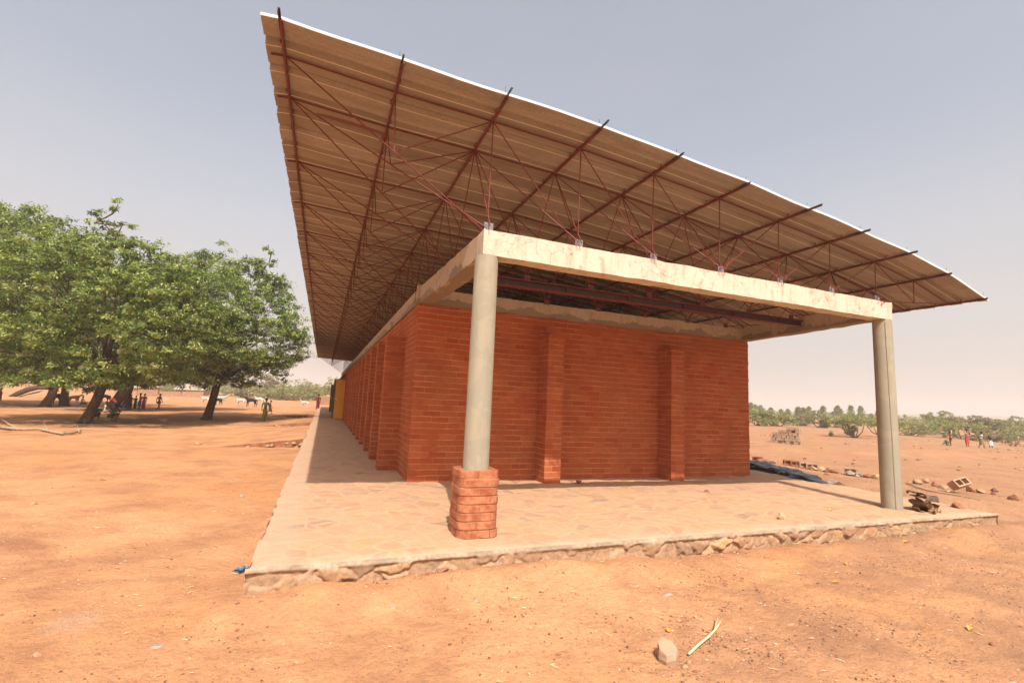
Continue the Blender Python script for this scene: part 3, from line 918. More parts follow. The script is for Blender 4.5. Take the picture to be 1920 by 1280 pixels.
part(MB().box((WX1-T, WY+T, H), (WX1+.02, WYB, HB-0.025)), 'ring_beam', M['ring'])
part(MB().box((WX0+T-.02, WYB-T, H), (WX1-T, WYB, HB-0.025)), 'ring_beam', M['ring'])
# raised corner nib where beam meets wall
part(MB().box((WX0-0.05, WY-0.06, H-0.0), (WX0+0.03, WY+0.05, HB+0.02)), 'corner_block', M['ring'])

# steel cross beams carrying the trusses (I sections)
def i_beam(y, x0, x1, z0=3.075, z1=3.20):
    mb = MB()
    mb.box((x0, y-0.055, z0), (x1, y+0.055, z0+0.014)).box((x0, y-0.055, z1-0.014), (x1, y+0.055, z1)).box((x0, y-0.006, z0+0.014), (x1, y+0.006, z1-0.014))
    mb.mi[-6:] = [1]*6  # web in the darker steel: shade between the flanges put into its colour
    x = x0+0.5
    while x < x1-0.2:
        mb.box((x, y-0.045, z0+0.0141), (x+0.01, y-0.0065, z1-0.0141))
        mb.box((x, y+0.0065, z0+0.0141), (x+0.01, y+0.045, z1-0.0141)); x += 1.13
    return part(mb, 'steel_beam', [M['steel'], M['dark_steel']])
i_beam(1.465, 0.14, W-0.02)
for k in range(2, 9): i_beam(1.465+1.607*k+.06, WX0+T, WX1-T)

# roof sheet: corrugated along x, following the curve of the trusses
def build_roof():
    prof = []
    y = YF; per = 0.40
    while y < YB:
        for dy, dz in ((0, 0), (0.13, 0.0), (0.15, 0.008), (0.23, 0.008), (0.25, 0.0), (0.280, 0.045), (0.335, 0.045), (0.368, -0.006)):
            if y+dy <= YB: prof.append((y+dy, dz))
        y += per
    prof.append((YB, 0))
    xs = []
    PXX = [XL]+PX+[XR]
    for a_, b_ in zip(PXX[:-1], PXX[1:]):
        for q in range(4): xs.append(a_+(b_-a_)*q/4)
    xs.append(XR)
    def top(x): return zx(x)+0.028 - 0.010*max(0.0, 1-(x-XL)/3.5)
    vs = []; fs = []
    rnd = random.Random(3)
    for yi, (yy, dz) in enumerate(prof):
        for xi, x in enumerate(xs):
            jit = 0.0
            if xi in (0, len(xs)-1): jit = 0.004*math.sin(int((yy-YF)/0.8+.01)*2.1)+(0.003 if dz > .03 else 0)
            z = top(x)+dz + (0.004*math.sin(x*3+yy*1.7))
            if yi == 0: z += 0.006*math.sin(x*4.1)
            vs.append((x+jit, yy, z))
    n = len(xs)
    for i in range(len(prof)-1):
        for k in range(n-1): fs.append((i*n+k, i*n+k+1, (i+1)*n+k+1, (i+1)*n+k))
    mb = MB().add(vs, fs)
    o = part(mb, 'roof_sheet', M['sheet'])
    sol = o.modifiers.new('thickness', 'SOLIDIFY'); sol.thickness = 0.003; sol.offset = 1
    # bright turned lip of the first sheet
    vs = []; fs = []
    for xi, x in enumerate(xs):
        z = top(x)+0.006*math.sin(x*4.1)+(0.004*math.sin(x*3+YF*1.7))
        vs += [(x, YF-0.004, z-0.004), (x, YF-0.010, z+0.018), (x, YF+0.03, z+0.020), (x, YF+0.028, z+0.006)]
    for k in range(n-1):
        a_ = k*4
        for q in range(4): fs.append((a_+q, a_+4+q, a_+4+(q+1) % 4, a_+(q+1) % 4))
    part(MB().add(vs, fs), 'roof_edge', M['trim'], o)
    lp = MB(); y = YF+0.375
    while y < 30:
        vs = []; fs = []
        for xi, x in enumerate(xs):
            z = top(x)+0.004*math.sin(x*3+y*1.7)
            vs += [(x, y, z-0.005), (x, y+0.002, z-0.013), (x, y+0.006, z-0.004)]
        for k in range(n-1):
            for q in range(3): fs.append((k*3+q, k*3+3+q, k*3+3+(q+1) % 3, k*3+(q+1) % 3))
        lp.add(vs, fs); y += 0.40
    part(lp, 'lap_edges', M['lap'], o)
    return o
build_roof()

# purlins
rnd = random.Random(12)
ext = [0.13, 0.10, 0.14, 0.16, 0.10, 0.05, 0.20, 0.13, 0.13, 0.06, 0.05]
for i, (x, z) in enumerate(zip(PX, PZ)):
    mb = MB()
    mb.tube([(x, YF-0.01, z+0.0), (x, YB-0.2, z+0.0)], 0.0165, 7)
    mb.box((x-0.012, YF+0.02, z+0.0165), (x+0.012, YB-0.3, z+0.019))
    # hook bolts and cleats by the ribs
    y = YF+0.30; q = 0
    while y < 22:
        s_ = -1 if (q+i) % 2 else 1
        mb.tube([(x-0.005*s_, y, z+0.06), (x-0.026*s_, y+.01, z+0.03), (x-0.024*s_, y+.01, z+0.0), (x, y, z-0.004)], 0.006, 4)
        y += 0.40; q += 1
    p = part(mb, 'purlin', M['steel'])
    e = MB()
    e.box((x-0.016, YF-ext[i], z+0.010), (x+0.004, YF+0.10, z+0.020)).box((x-0.016, YF-ext[i], z-0.014), (x-0.010, YF+0.10, z+0.010))
    e.tube([(x-0.03, YF+0.004, z+0.03), (x-0.035, YF-0.006, z+0.105)], 0.0022, 4)
    e.build('purlin_end', M['dark_steel'], p)

# trusses
BX = {i: PX[i] for i in range(2, 9)}
def bnode(i, yb, zb=HB): return Vector((PX[i], yb, zb))
def truss_mesh(front):
    ch = MB(); wb = MB()
    y0 = 0.0
    pts = [Vector((XL+0.04, y0, zx(XL)+0.004))] + [Vector((PX[i], y0, PZ[i])) for i in range(11)]
    ch.tube(pts, 0.0105, 6)
    if front:
        bs = [0.02]
    else:
        bs = [-(YT1 - 0.02) if False else -DT/2, DT/2]
    zt = HB+0.02
    for yb in bs:
        for i in range(2, 9):
            wb.tube([Vector((PX[i]+0.01, y0, PZ[i]-0.008)), Vector((PX[i]+0.012, yb, zt))], 0.0075, 5)
            if i < 5: wb.tube([Vector((PX[i]+0.015, y0, PZ[i]-0.008)), Vector((PX[i+1]-0.02, yb, zt))], 0.0075, 5)
            if i > 5: wb.tube([Vector((PX[i]-0.015, y0, PZ[i]-0.008)), Vector((PX[i-1]+0.03, yb, zt))], 0.0075, 5)
            if i == 5 and not front: wb.tube([Vector((PX[5], y0, PZ[5]-0.008)), Vector((PX[6]-0.03, yb, zt))], 0.0075, 5)
        # cantilevers either side
        A = Vector((PX[0]+0.02, y0, PZ[0]-0.008)); B = Vector((PX[2]-0.05, yb, zt-0.02))
        mid = A.lerp(B, 0.52)
        wb.tube([A, B], 0.0085, 5)
        wb.tube([Vector((PX[1], y0, PZ[1])), mid], 0.0075, 5)
        wb.tube([Vector((PX[2], y0, PZ[2])), mid], 0.0075, 5)
        A = Vector((PX[10]-0.02, y0, PZ[10])); B = Vector((PX[8]+0.05, yb, zt-0.02))
        mid = A.lerp(B, 0.5)
        wb.tube([A, B], 0.0085, 5)
        wb.tube([Vector((PX[9], y0, PZ[9])), mid], 0.0075, 5)
        wb.tube([Vector((PX[8], y0, PZ[8])), mid], 0.0075, 5)
    return ch.mesh('truss', M['steel'], False, False), wb.mesh('web_rods', M['steel'], False, False)
fch, fwb = truss_mesh(True)
nch, nwb = truss_mesh(False)
gp = MB().box((-0.052, -0.004, 0.0), (0.052, 0.004, 0.082)).box((-0.036, -0.03, 0.0), (-0.030, 0.03, 0.05)).mesh('gusset_plate', M['plate'])
gq = MB().box((-0.052, -0.004, -0.01), (0.052, 0.004, 0.075)).mesh('gusset_plate', M['steel'])
for t in range(NT+1):
    yt = YT0 if t == 0 else YT1 + DT*(t-1)
    if yt > YB-0.1: break
    tr = link('truss', fch if t == 0 else nch, school, (0, yt, 0))
    link('web_rods', fwb if t == 0 else nwb, tr)
    if t == 0:
        for i in range(2, 9):
            link('gusset_plate', gp, tr, (PX[i]+0.02, YT0*0-0.0, HB+0.004))
    elif t <= 6:
        for i in range(2, 9):
            link('gusset_plate', gq, tr, (PX[i]+0.0, DT/2, HB-0.075 if t == 1 else HB-0.03))

# ------------------------------------------------------------------ rocks, rubbish
def rock_mesh(size, seed, m_, name='stone', flat=0.7, sub=2, cut=5):
    import bmesh
    r = random.Random(seed)
    bm = bmesh.new()
    bmesh.ops.create_icosphere(bm, subdivisions=sub+1, radius=1.0)
    planes = []
    for _ in range(cut+4):
        d = Vector((r.uniform(-1,1), r.uniform(-1,1), r.uniform(-1,1))).normalized()
        planes.append((d, r.uniform(0.42, 0.8)))
    for v in bm.verts:
        for d, k in planes:
            q = v.co.dot(d)
            if q > k: v.co -= d*(q-k)
        v.co += Vector((r.uniform(-1,1), r.uniform(-1,1), r.uniform(-1,1)))*0.03
        v.co.x *= size[0]; v.co.y *= size[1]; v.co.z *= size[2]
    me = bpy.data.meshes.new(name)
    bm.to_mesh(me); bm.free()
    me.materials.append(m_)
    return me

def rock(px, py, size, seed, m_, label, z=None, name='stone', cat='stone', group=None, rz=0.0, sub=1):
    if z is None:
        p = at(px, py, -0.25)
        p = at(px, py, gz(p.x, p.y)); z = gz(p.x, p.y)
    else:
        p = at(px, py, z)
    o = link(name, rock_mesh(size, seed, m_, name, sub=sub), None, (p.x, p.y, z+size[2]*0.45))
    o.rotation_euler = (0, 0, rz)
    tag(o, label, cat, group)
    return o

rock(1468, 972, (.10,.055,.065), 5, M['yellowrock'], 'yellow broken stone lying alone on the paving near the terrace front', z=0.0, rz=0.3)
rock(1325, 922, (.05,.05,.035), 6, M['redrock'], 'small reddish stone on the paving between the two columns, near the beam shadow', z=0.0)
rock(1797, 955, (.12,.09,.085), 8, M['redrock'], 'orange faceted stone on the terrace corner, right of the torn brown sack', z=-0.03, rz=0.6)
rock(1565, 908, (.17,.12,.085), 9, M['greyrock'], 'grey rounded stone at the front tip of the black plastic sheet', z=-0.04)
rock(1640, 928, (.10,.07,.04), 10, M['redrock'], 'flat dark red stone just left of the right hand column', z=-0.06)
rock(290, 1213, (.055,.035,.012), 11, M['greyrock'], 'flat pinkish grey stone in the dirt, bottom left foreground')
rock(182, 1226, (.022,.014,.009), 12, M['redrock'], 'small dark red stone in the foreground left of the flat grey one')
rock(556, 1243, (.022,.016,.012), 13, M['yellowrock'], 'pale cream pebble near the bottom edge below the terrace corner')
rock(216, 1130, (.018,.012,.008), 19, M['yellowrock'], 'white pebble in the dirt left of the terrace corner')
rock(370, 833, (.13,.09,.06), 14, M['rock'], 'lone brown stone lying on the swept yard in front of the right tree')
rock(64, 945, (.05,.04,.03), 15, M['rock'], 'small brown stone at the far left of the yard, left of its pale neighbour')
rock(452, 932, (.045,.035,.035), 16, M['greyrock'], 'small grey stone in the dirt beside the terrace edge, above the blue rag')
rock(893, 1107, (.035,.025,.017), 17, M['greyrock'], 'pale grey pebble in front of the terrace, below the brick pedestal')
rock(738, 1124, (.025,.02,.015), 18, M['greyrock'], 'grey pebble in front of the terrace, between its corner and the brick pedestal')
rock(1190, 1097, (.075,.045,.014), 20, M['rock'], 'flat brown slab of stone on the dirt right of the terrace front')
rock(1250, 1115, (.06,.04,.012), 21, M['greyrock'], 'flat grey slab of stone below and right of the brown one')
rock(1470, 1228, (.03,.02,.012), 22, M['redrock'], 'small orange stone right of the forked white stick')
rock(70, 1228, (.03,.02,.015), 23, M['rock'], 'small tan stone at the lower left corner of the yard')
rock(828, 1083, (.07,.045,.03), 24, M['redrock'], 'red brown stone lying by the foot of the terrace wall, left of the pedestal')
rock(806, 1088, (.06,.04,.015), 25, M['redrock'], 'flat broken red shard by the foot of the terrace wall')
rock(1345, 1008, (.05,.035,.035), 26, M['greyrock'], 'pale pointed stone standing against the terrace front on the right')
rock(1480, 1170, (.05,.03,.01), 27, M['rock'], 'thin tan flake of stone in the right foreground')
rock(1860, 1208, (.035,.02,.02), 28, M['redrock'], 'dark red stone in the lower right foreground')

# flat topped pale stone in the foreground
def flat_stone():
    p = at(1250, 1232, -0.24); z = gz(p.x, p.y)
    n = 7; r = random.Random(2)
    R = [0.078*r.uniform(.86, 1.12) for _ in range(n)]
    vs = []; fs = []
    for zz, k_ in ((-0.02, 0.92), (0.03, 1.03), (0.066, 1.0), (0.082, 0.93)):
        for k in range(n):
            a = 2*math.pi*k/n + 0.3
            vs.append((R[k]*k_*math.cos(a)+r.uniform(-.003,.003), R[k]*k_*0.85*math.sin(a), zz+0.3*R[k]*math.sin(a)*(zz > .05)*1.0+r.uniform(-.002,.002)))
    for i in range(3):
        for k in range(n): fs.append((i*n+k, i*n+(k+1) % n, (i+1)*n+(k+1) % n, (i+1)*n+k))
    fs.append(tuple(3*n+k for k in range(n)))
    o = MB().add(vs, fs).build('stone', M['block'], None)
    o.location = (p.x, p.y, z); o.rotation_euler = (0.05, -0.06, 0.2)
    tag(o, 'pale flat topped stone standing in the foreground beside the forked white stick', 'stone')
flat_stone()
rock(1283, 1250, (.030,.022,.010), 31, M['rock'], 'flat clod of dry earth just right of the pale flat topped stone')
rock(1292, 1243, (.020,.016,.016), 32, M['rock'], 'upright clod of dry earth between the pale stone and the white stick')
rock(1304, 1258, (.028,.016,.008), 33, M['redrock'], 'lowest red clod of the broken earth beside the pale stone')

def stick():
    P = [at(*q, -0.22) for q in ((1291, 1221), (1312, 1203), (1330, 1190), (1340, 1180), (1346, 1170))]
    mb = MB()
    z = gz(P[0].x, P[0].y)+0.022
    pts = [Vector((p.x, p.y, z+0.004*i)) for i, p in enumerate(P)]
    mb.tube(pts[:4]+[Vector((at(1346,1164).x, at(1346,1164).y, z+0.02))], [0.0085, 0.0085, 0.0075, 0.006, 0.004], 7)
    q = at(1353, 1163, -0.22)
    mb.tube([pts[3]+Vector((0.003,0,0)), Vector((q.x, q.y, z+0.02))], [0.006, 0.0045], 6)
    o = mb.build('forked_stick', M['whitestick'], None, True)
    tag(o, 'peeled white forked stick lying in the foreground dirt', 'stick')
stick()

fr_m = simple('orange_fruit_skin', (.60,.20,.02), (.72,.36,.05), 30, 0.5, 0.4)
o = link('fruit', rock_mesh((.019,.019,.018), 3, fr_m, 'fruit', cut=0), None)
p = at(1253, 1179, -0.24); o.location = (p.x, p.y, gz(p.x, p.y)+0.014)
tag(o, 'small orange fruit lying in the dirt above the pale flat topped stone', 'fruit')

# yellow leaves
lm = simple('yellow_leaf', (.50,.27,.04), (.58,.36,.08), 20, 0.7, 0.2)
def dry_leaf(px, py, s, rz, label, z=None):
    p = at(px, py, -0.25 if z is None else z)
    zz = (gz(p.x, p.y) if z is None else z)+0.012
    mb = MB()
    vs = []; fs = []
    for i in range(6):
        t = i/5; w = s*0.28*math.sin(math.pi*min(1, max(0.05, t)))+0.001
        vs += [(s*(t-.5), -w, 0.25*s*math.sin(t*3)), (s*(t-.5), 0, 0.1*s*math.sin(t*3)-0.003), (s*(t-.5), w, 0.25*s*math.sin(t*3))]
    for i in range(5):
        for k in range(2): fs.append((i*3+k, i*3+k+1, i*3+k+4, i*3+k+3))
    mb.add(vs, fs)
    o = mb.build('dry_leaf', lm, None, True)
    o.location = (p.x, p.y, zz); o.rotation_euler = (0, 0, rz)
    tag(o, label, 'leaf', 'yellow fallen leaves')
dry_leaf(1820, 1178, 0.085, 0.2, 'yellow fallen leaf in the right foreground, the largest and lowest')
dry_leaf(1700, 1025, 0.09, -0.4, 'yellow fallen leaf below the right end of the terrace')
dry_leaf(1586, 1058, 0.06, 0.9, 'yellow fallen leaf in the dirt below the right column')
dry_leaf(1567, 1092, 0.06, -0.7, 'yellow fallen leaf with a dark edge, just below its neighbour under the right column')
dry_leaf(1558, 958, 0.09, 0.3, 'yellow fallen leaf on the terrace paving left of the right column', 0.0)
dry_leaf(193, 900, 0.09, 0.0, 'yellow fallen leaf alone on the left yard')

# blue rag
def rag():
    p = at(453, 1063, -0.22)
    bm_ = simple('blue_cloth', (.03,.14,.28), (.07,.25,.42), 12, 0.8, 0.2)
    n = 9; vs = []; fs = []
    for i in range(n):
        for j in range(n):
            u, v = i/(n-1)-.5, j/(n-1)-.5
            vs.append((0.12*u+0.01*math.sin(9*v), 0.055*v+0.01*math.sin(12*u), 0.018+0.02*math.sin(14*u+3*v)*math.cos(9*v)+0.012*math.sin(23*v)))
    for i in range(n-1):
        for j in range(n-1): fs.append((i*n+j, (i+1)*n+j, (i+1)*n+j+1, i*n+j+1))
    o = MB().add(vs, fs).build('blue_rag', bm_, None, True)
    o.location = (p.x, p.y, gz(p.x, p.y)+0.008); o.rotation_euler = (0, 0, 0.6)
    tag(o, 'crumpled blue cloth scrap by the left corner of the terrace', 'rag')
rag()

# small red cup by the buttress
o = MB().lathe((0,0,0), [(0.035, 0.0), (0.05, 0.04), (0.052, 0.045), (0.046, 0.045), (0.03, 0.012)], 14).build('clay_cup', M['redrock'], None, True)
p = at(1085, 906, 0.0); o.location = (p.x, p.y, 0.006)
tag(o, 'tiny red clay bowl on the paving right of the left buttress', 'bowl')

# torn brown sack on the terrace corner: crumpled curled sheets
def sack():
    p = at(1737, 958, 0.0)
    root = empty('torn_sack', (p.x, p.y, 0.005), 0.35); root.scale = (.85, .85, .85)
    tag(root, 'torn crumpled brown paper sack lying by the right column', 'sack')
    dark = simple('dark_sack_inside', (.08,.055,.04), (.15,.10,.07), 5, 0.8, 0.2)
    def curl(cx, cy, cz, L, Rr, a0, a1, yaw, tilt, seed, name, m_):
        n, k = 12, 12; vs = []; fs = []
        r = random.Random(seed); ph = [r.uniform(0, 6) for _ in range(4)]
        R_ = Euler((tilt, 0, yaw)).to_matrix()
        for i in range(n):
            for j in range(k):
                u = i/(n-1); a = a0+(a1-a0)*j/(k-1)
                rr_ = Rr*(1+0.30*math.sin(5*u+ph[0]+a)+0.20*math.sin(9*u+ph[1]+2*a)+0.14*math.sin(4*a+ph[2]))
                e_ = 0.04*math.sin(4*a+ph[3])*(1 if i in (0, n-1) else .3)
                v = R_ @ Vector((L*(u-.5)+e_, rr_*math.cos(a), rr_*math.sin(a)))
                vs.append((v.x+cx, v.y+cy, max(0.0, (v.z+cz)*0.85)))
        for i in range(n-1):
            for j in range(k-1): fs.append((i*k+j, (i+1)*k+j, (i+1)*k+j+1, i*k+j+1))
        o = MB().add(vs, fs).build(name, m_, root)
        s_ = o.modifiers.new('thick', 'SOLIDIFY'); s_.thickness = 0.006
    curl(0, -0.02, 0.12, 0.48, 0.15, rad(170), rad(330), 0.25, 0.35, 1, 'paper_sheet', M['card'])
    curl(0.02, 0.03, 0.14, 0.40, 0.10, rad(150), rad(380), 0.7, 0.3, 6, 'paper_sheet', M['card'])
    curl(-0.06, 0.06, 0.20, 0.42, 0.16, rad(20), rad(150), -0.3, 0.5, 2, 'flap', dark)
    curl(0.13, -0.05, 0.12, 0.28, 0.12, rad(-120), rad(60), 0.9, -0.3, 3, 'flap', M['card'])
    curl(-0.2, 0.05, 0.26, 0.24, 0.07, rad(0), rad(130), 0.8, 0.6, 4, 'flap', dark)
sack()

# hollow blocks
def hollow_block_mesh(L=0.40, D=0.18, Hh=0.18, name='hollow_block'):
    mb = MB(); t = 0.03; c = 0.03
    mb.box((0,0,0), (L,t,Hh)).box((0,D-t,0), (L,D,Hh)).box((0,t,0), (t,D-t,Hh)).box((L-t,t,0), (L,D-t,Hh)).box((L/2-c/2,t,0), (L/2+c/2,D-t,Hh))
    mb.box((t,t,0.06), (L/2-c/2,D-t,0.08)).box((L/2+c/2,t,0.06), (L-t,D-t,0.08))
    return mb
def hb(px, py, rot, label, m_=None, z=None, s=1.0, grp=None):
    p = at(px, py, -0.25); z = gz(p.x, p.y); p = at(px, py, z)
    o = hollow_block_mesh(0.40*s, 0.18*s, 0.18*s).build('hollow_block', m_ or M['block'])
    o.location = (p.x, p.y, z+0.06); o.rotation_euler = rot
    tag(o, label, 'concrete block', grp)
    return o
row_g = 'stones and blocks laid in a row beyond the plastic sheet'
row = [(1412,866,'b'),(1424,868,'r'),(1437,869,'r'),(1450,871,'g'),(1468,873,'b'),(1480,875,'b'),(1497,878,'b'),(1510,880,'b'),(1526,883,'y'),(1540,884,'y'),(1552,886,'r'),(1566,887,'r'),(1582,889,'b'),(1595,892,'g'),(1609,894,'g'),(1629,897,'r'),(1645,900,'y')]
ordn = ['first','second','third','fourth','fifth','sixth','seventh','eighth','ninth','tenth','eleventh','twelfth','thirteenth','fourteenth','fifteenth','sixteenth','seventeenth']
for i, (px, py, k) in enumerate(row):
    where = '%s from the wall in the row beyond the black sheet' % ordn[i]
    if k == 'b':
        hb(px, py, (rad(90), 0, rad(-60 + (i*37) % 40)), 'hollow block, ' + where, M['redrock'] if i in (0, 4, 5) else M['block'], s=0.75, grp=row_g)
    else:
        nm = {'r': ('red', M['redrock']), 'g': ('grey', M['greyrock']), 'y': ('yellow', M['yellowrock'])}[k]
        rock(px, py, (.15, .12, .10) if k != 'y' else (.17, .13, .09), 40+i, nm[1], nm[0]+' stone, '+where, group=row_g, rz=i)
hb(1788, 925, (rad(52), rad(-12), rad(-8)), 'large upturned hollow concrete block, right of the column beyond the torn sack', M['block'], s=0.98)
more = [(1735,905,'y'),(1752,912,'r'),(1768,917,'y'),(1818,922,'r'),(1842,925,'g'),(1862,928,'r'),(1900,938,'r'),(1720,908,'y')]
lab2 = ['tan stone in the line left of the big upturned block, second from the column', 'red stone touching the left side of the upturned block line', 'tan stone right at the left foot of the big upturned block', 'pinkish stone immediately right of the big upturned block', 'flat tan stone, second to the right of the big upturned block', 'small red stone, third to the right of the big upturned block', 'dark red stone at the right picture edge beyond the terrace', 'small tan stone nearest the right column in the line towards the upturned block']
for i, (px, py, k) in enumerate(more):
    nm = {'r': M['redrock'], 'g': M['rock'], 'y': M['rock']}[k]
    rock(px, py, (.13, .10, .09) if i != 5 else (.09, .06, .05), 70+i, nm, lab2[i], rz=i*0.7)

# thin fallen branch near the upturned block
P = [at(1700,902,-0.1), at(1718,910,-0.1), at(1740,920,-0.1), at(1770,925,-0.1), at(1805,930,-0.1), at(1838,937,-0.1)]
o = MB().tube([Vector((p.x, p.y, gz(p.x, p.y)+0.03)) for p in P], [.012,.014,.013,.012,.01,.006], 6).build('fallen_branch', M['deadwood'], None, True)
tag(o, 'long thin dry branch lying between the torn sack and the upturned block', 'branch')

# black plastic sheet heap
def tarp():
    A = Vector((8.9, 4.9, 0)); B = Vector((8.15, 2.0, 0))
    P0 = at(1395, 873, 0); P1 = at(1560, 909, 0)
    A = Vector((9.0, 4.9, 0)); B = Vector((P1.x-0.02, P1.y+0.02, 0))
    n, k = 60, 16; vs = []; fs = []
    d = (B-A); ax = d.normalized(); side = Vector((-ax.y, ax.x, 0))
    if side.x < 0: side = -side
    for i in range(n):
        u = i/(n-1)
        w = 0.40*(1-0.3*u)*(1 if u < .75 else max(0.05, 1-((u-.75)/.25)**1.3))
        h = 0.16*(1-0.25*u)*(1 if u < .78 else max(0.04, 1-((u-.78)/.22)))
        c = A + d*u + side*(0.10*math.sin(u*5)+0.1)
        for j in range(k):
            a = math.pi*j/(k-1)
            nz = vnoise(np.array([u*14]), np.array([j*0.9]), 81)[0]
            nz2 = vnoise(np.array([u*40]), np.array([j*1.9]), 82)[0]
            rr_ = 1+0.5*nz+0.22*nz2
            q = c - side*math.cos(a)*w*rr_
            z0 = -0.03 if True else 0
            vs.append((q.x, q.y, z0+h*math.sin(a)**0.7*rr_))
    for i in range(n-1):
        for j in range(k-1): fs.append((i*k+j, (i+1)*k+j, (i+1)*k+j+1, i*k+j+1))
    o = MB().add(vs, fs).build('plastic_sheet', M['tarp'], None, True)
    tag(o, 'crumpled black plastic sheet lying along the edge by the brick wall', 'plastic sheet')
tarp()

# open stack of mud blocks in the field
def block_stack():
    P0 = at(1443, 829, -0.25); P1 = at(1500, 834, -0.25)
    g = (gz(P0.x, P0.y)+gz(P1.x, P1.y))/2
    d = (P1-P0); L = d.length; ax = d.normalized(); rz = math.atan2(ax.y, ax.x)
    blk = MB().box((-0.15,-0.10,-0.075), (0.15,0.10,0.075)).mesh('stacked_block', M['block'])
    r = random.Random(5)
    cnt = [7, 7, 7, 6, 5, 3]
    Lb = 0.21; nrm = Vector((-ax.y, ax.x, 0))
    tot = 0
    for course in range(6):
        for rowi in range(2):
            n_ = cnt[course]
            for i in range(n_):
                if r.random() < 0.08 and course > 0: continue
                s = (i+0.5+0.5*(course % 2))*L/7.3 + r.uniform(-.035, .035)
                if course >= 4: s = L - (n_-i-0.4)*L/7.3
                c = P0 + ax*s + nrm*(0.12+0.30*rowi + r.uniform(-.05, .05))
                o = link('stacked_block', blk, None, (c.x, c.y, g+0.07+course*0.152))
                turn = rad(90) if (i+course) % 3 == 0 else 0
                o.rotation_euler = (0, 0, rz+turn+r.uniform(-.06, .06))
                o.scale = (0.66, 1, 0.92)
                tag(o, '%s %s block from the left, %s course of the open mud block stack' % (ordn[i], 'back' if rowi else 'front', ['bottom','second','third','fourth','fifth','top'][course]), 'block', 'mud blocks in the open stack')
                tot += 1
block_stack()

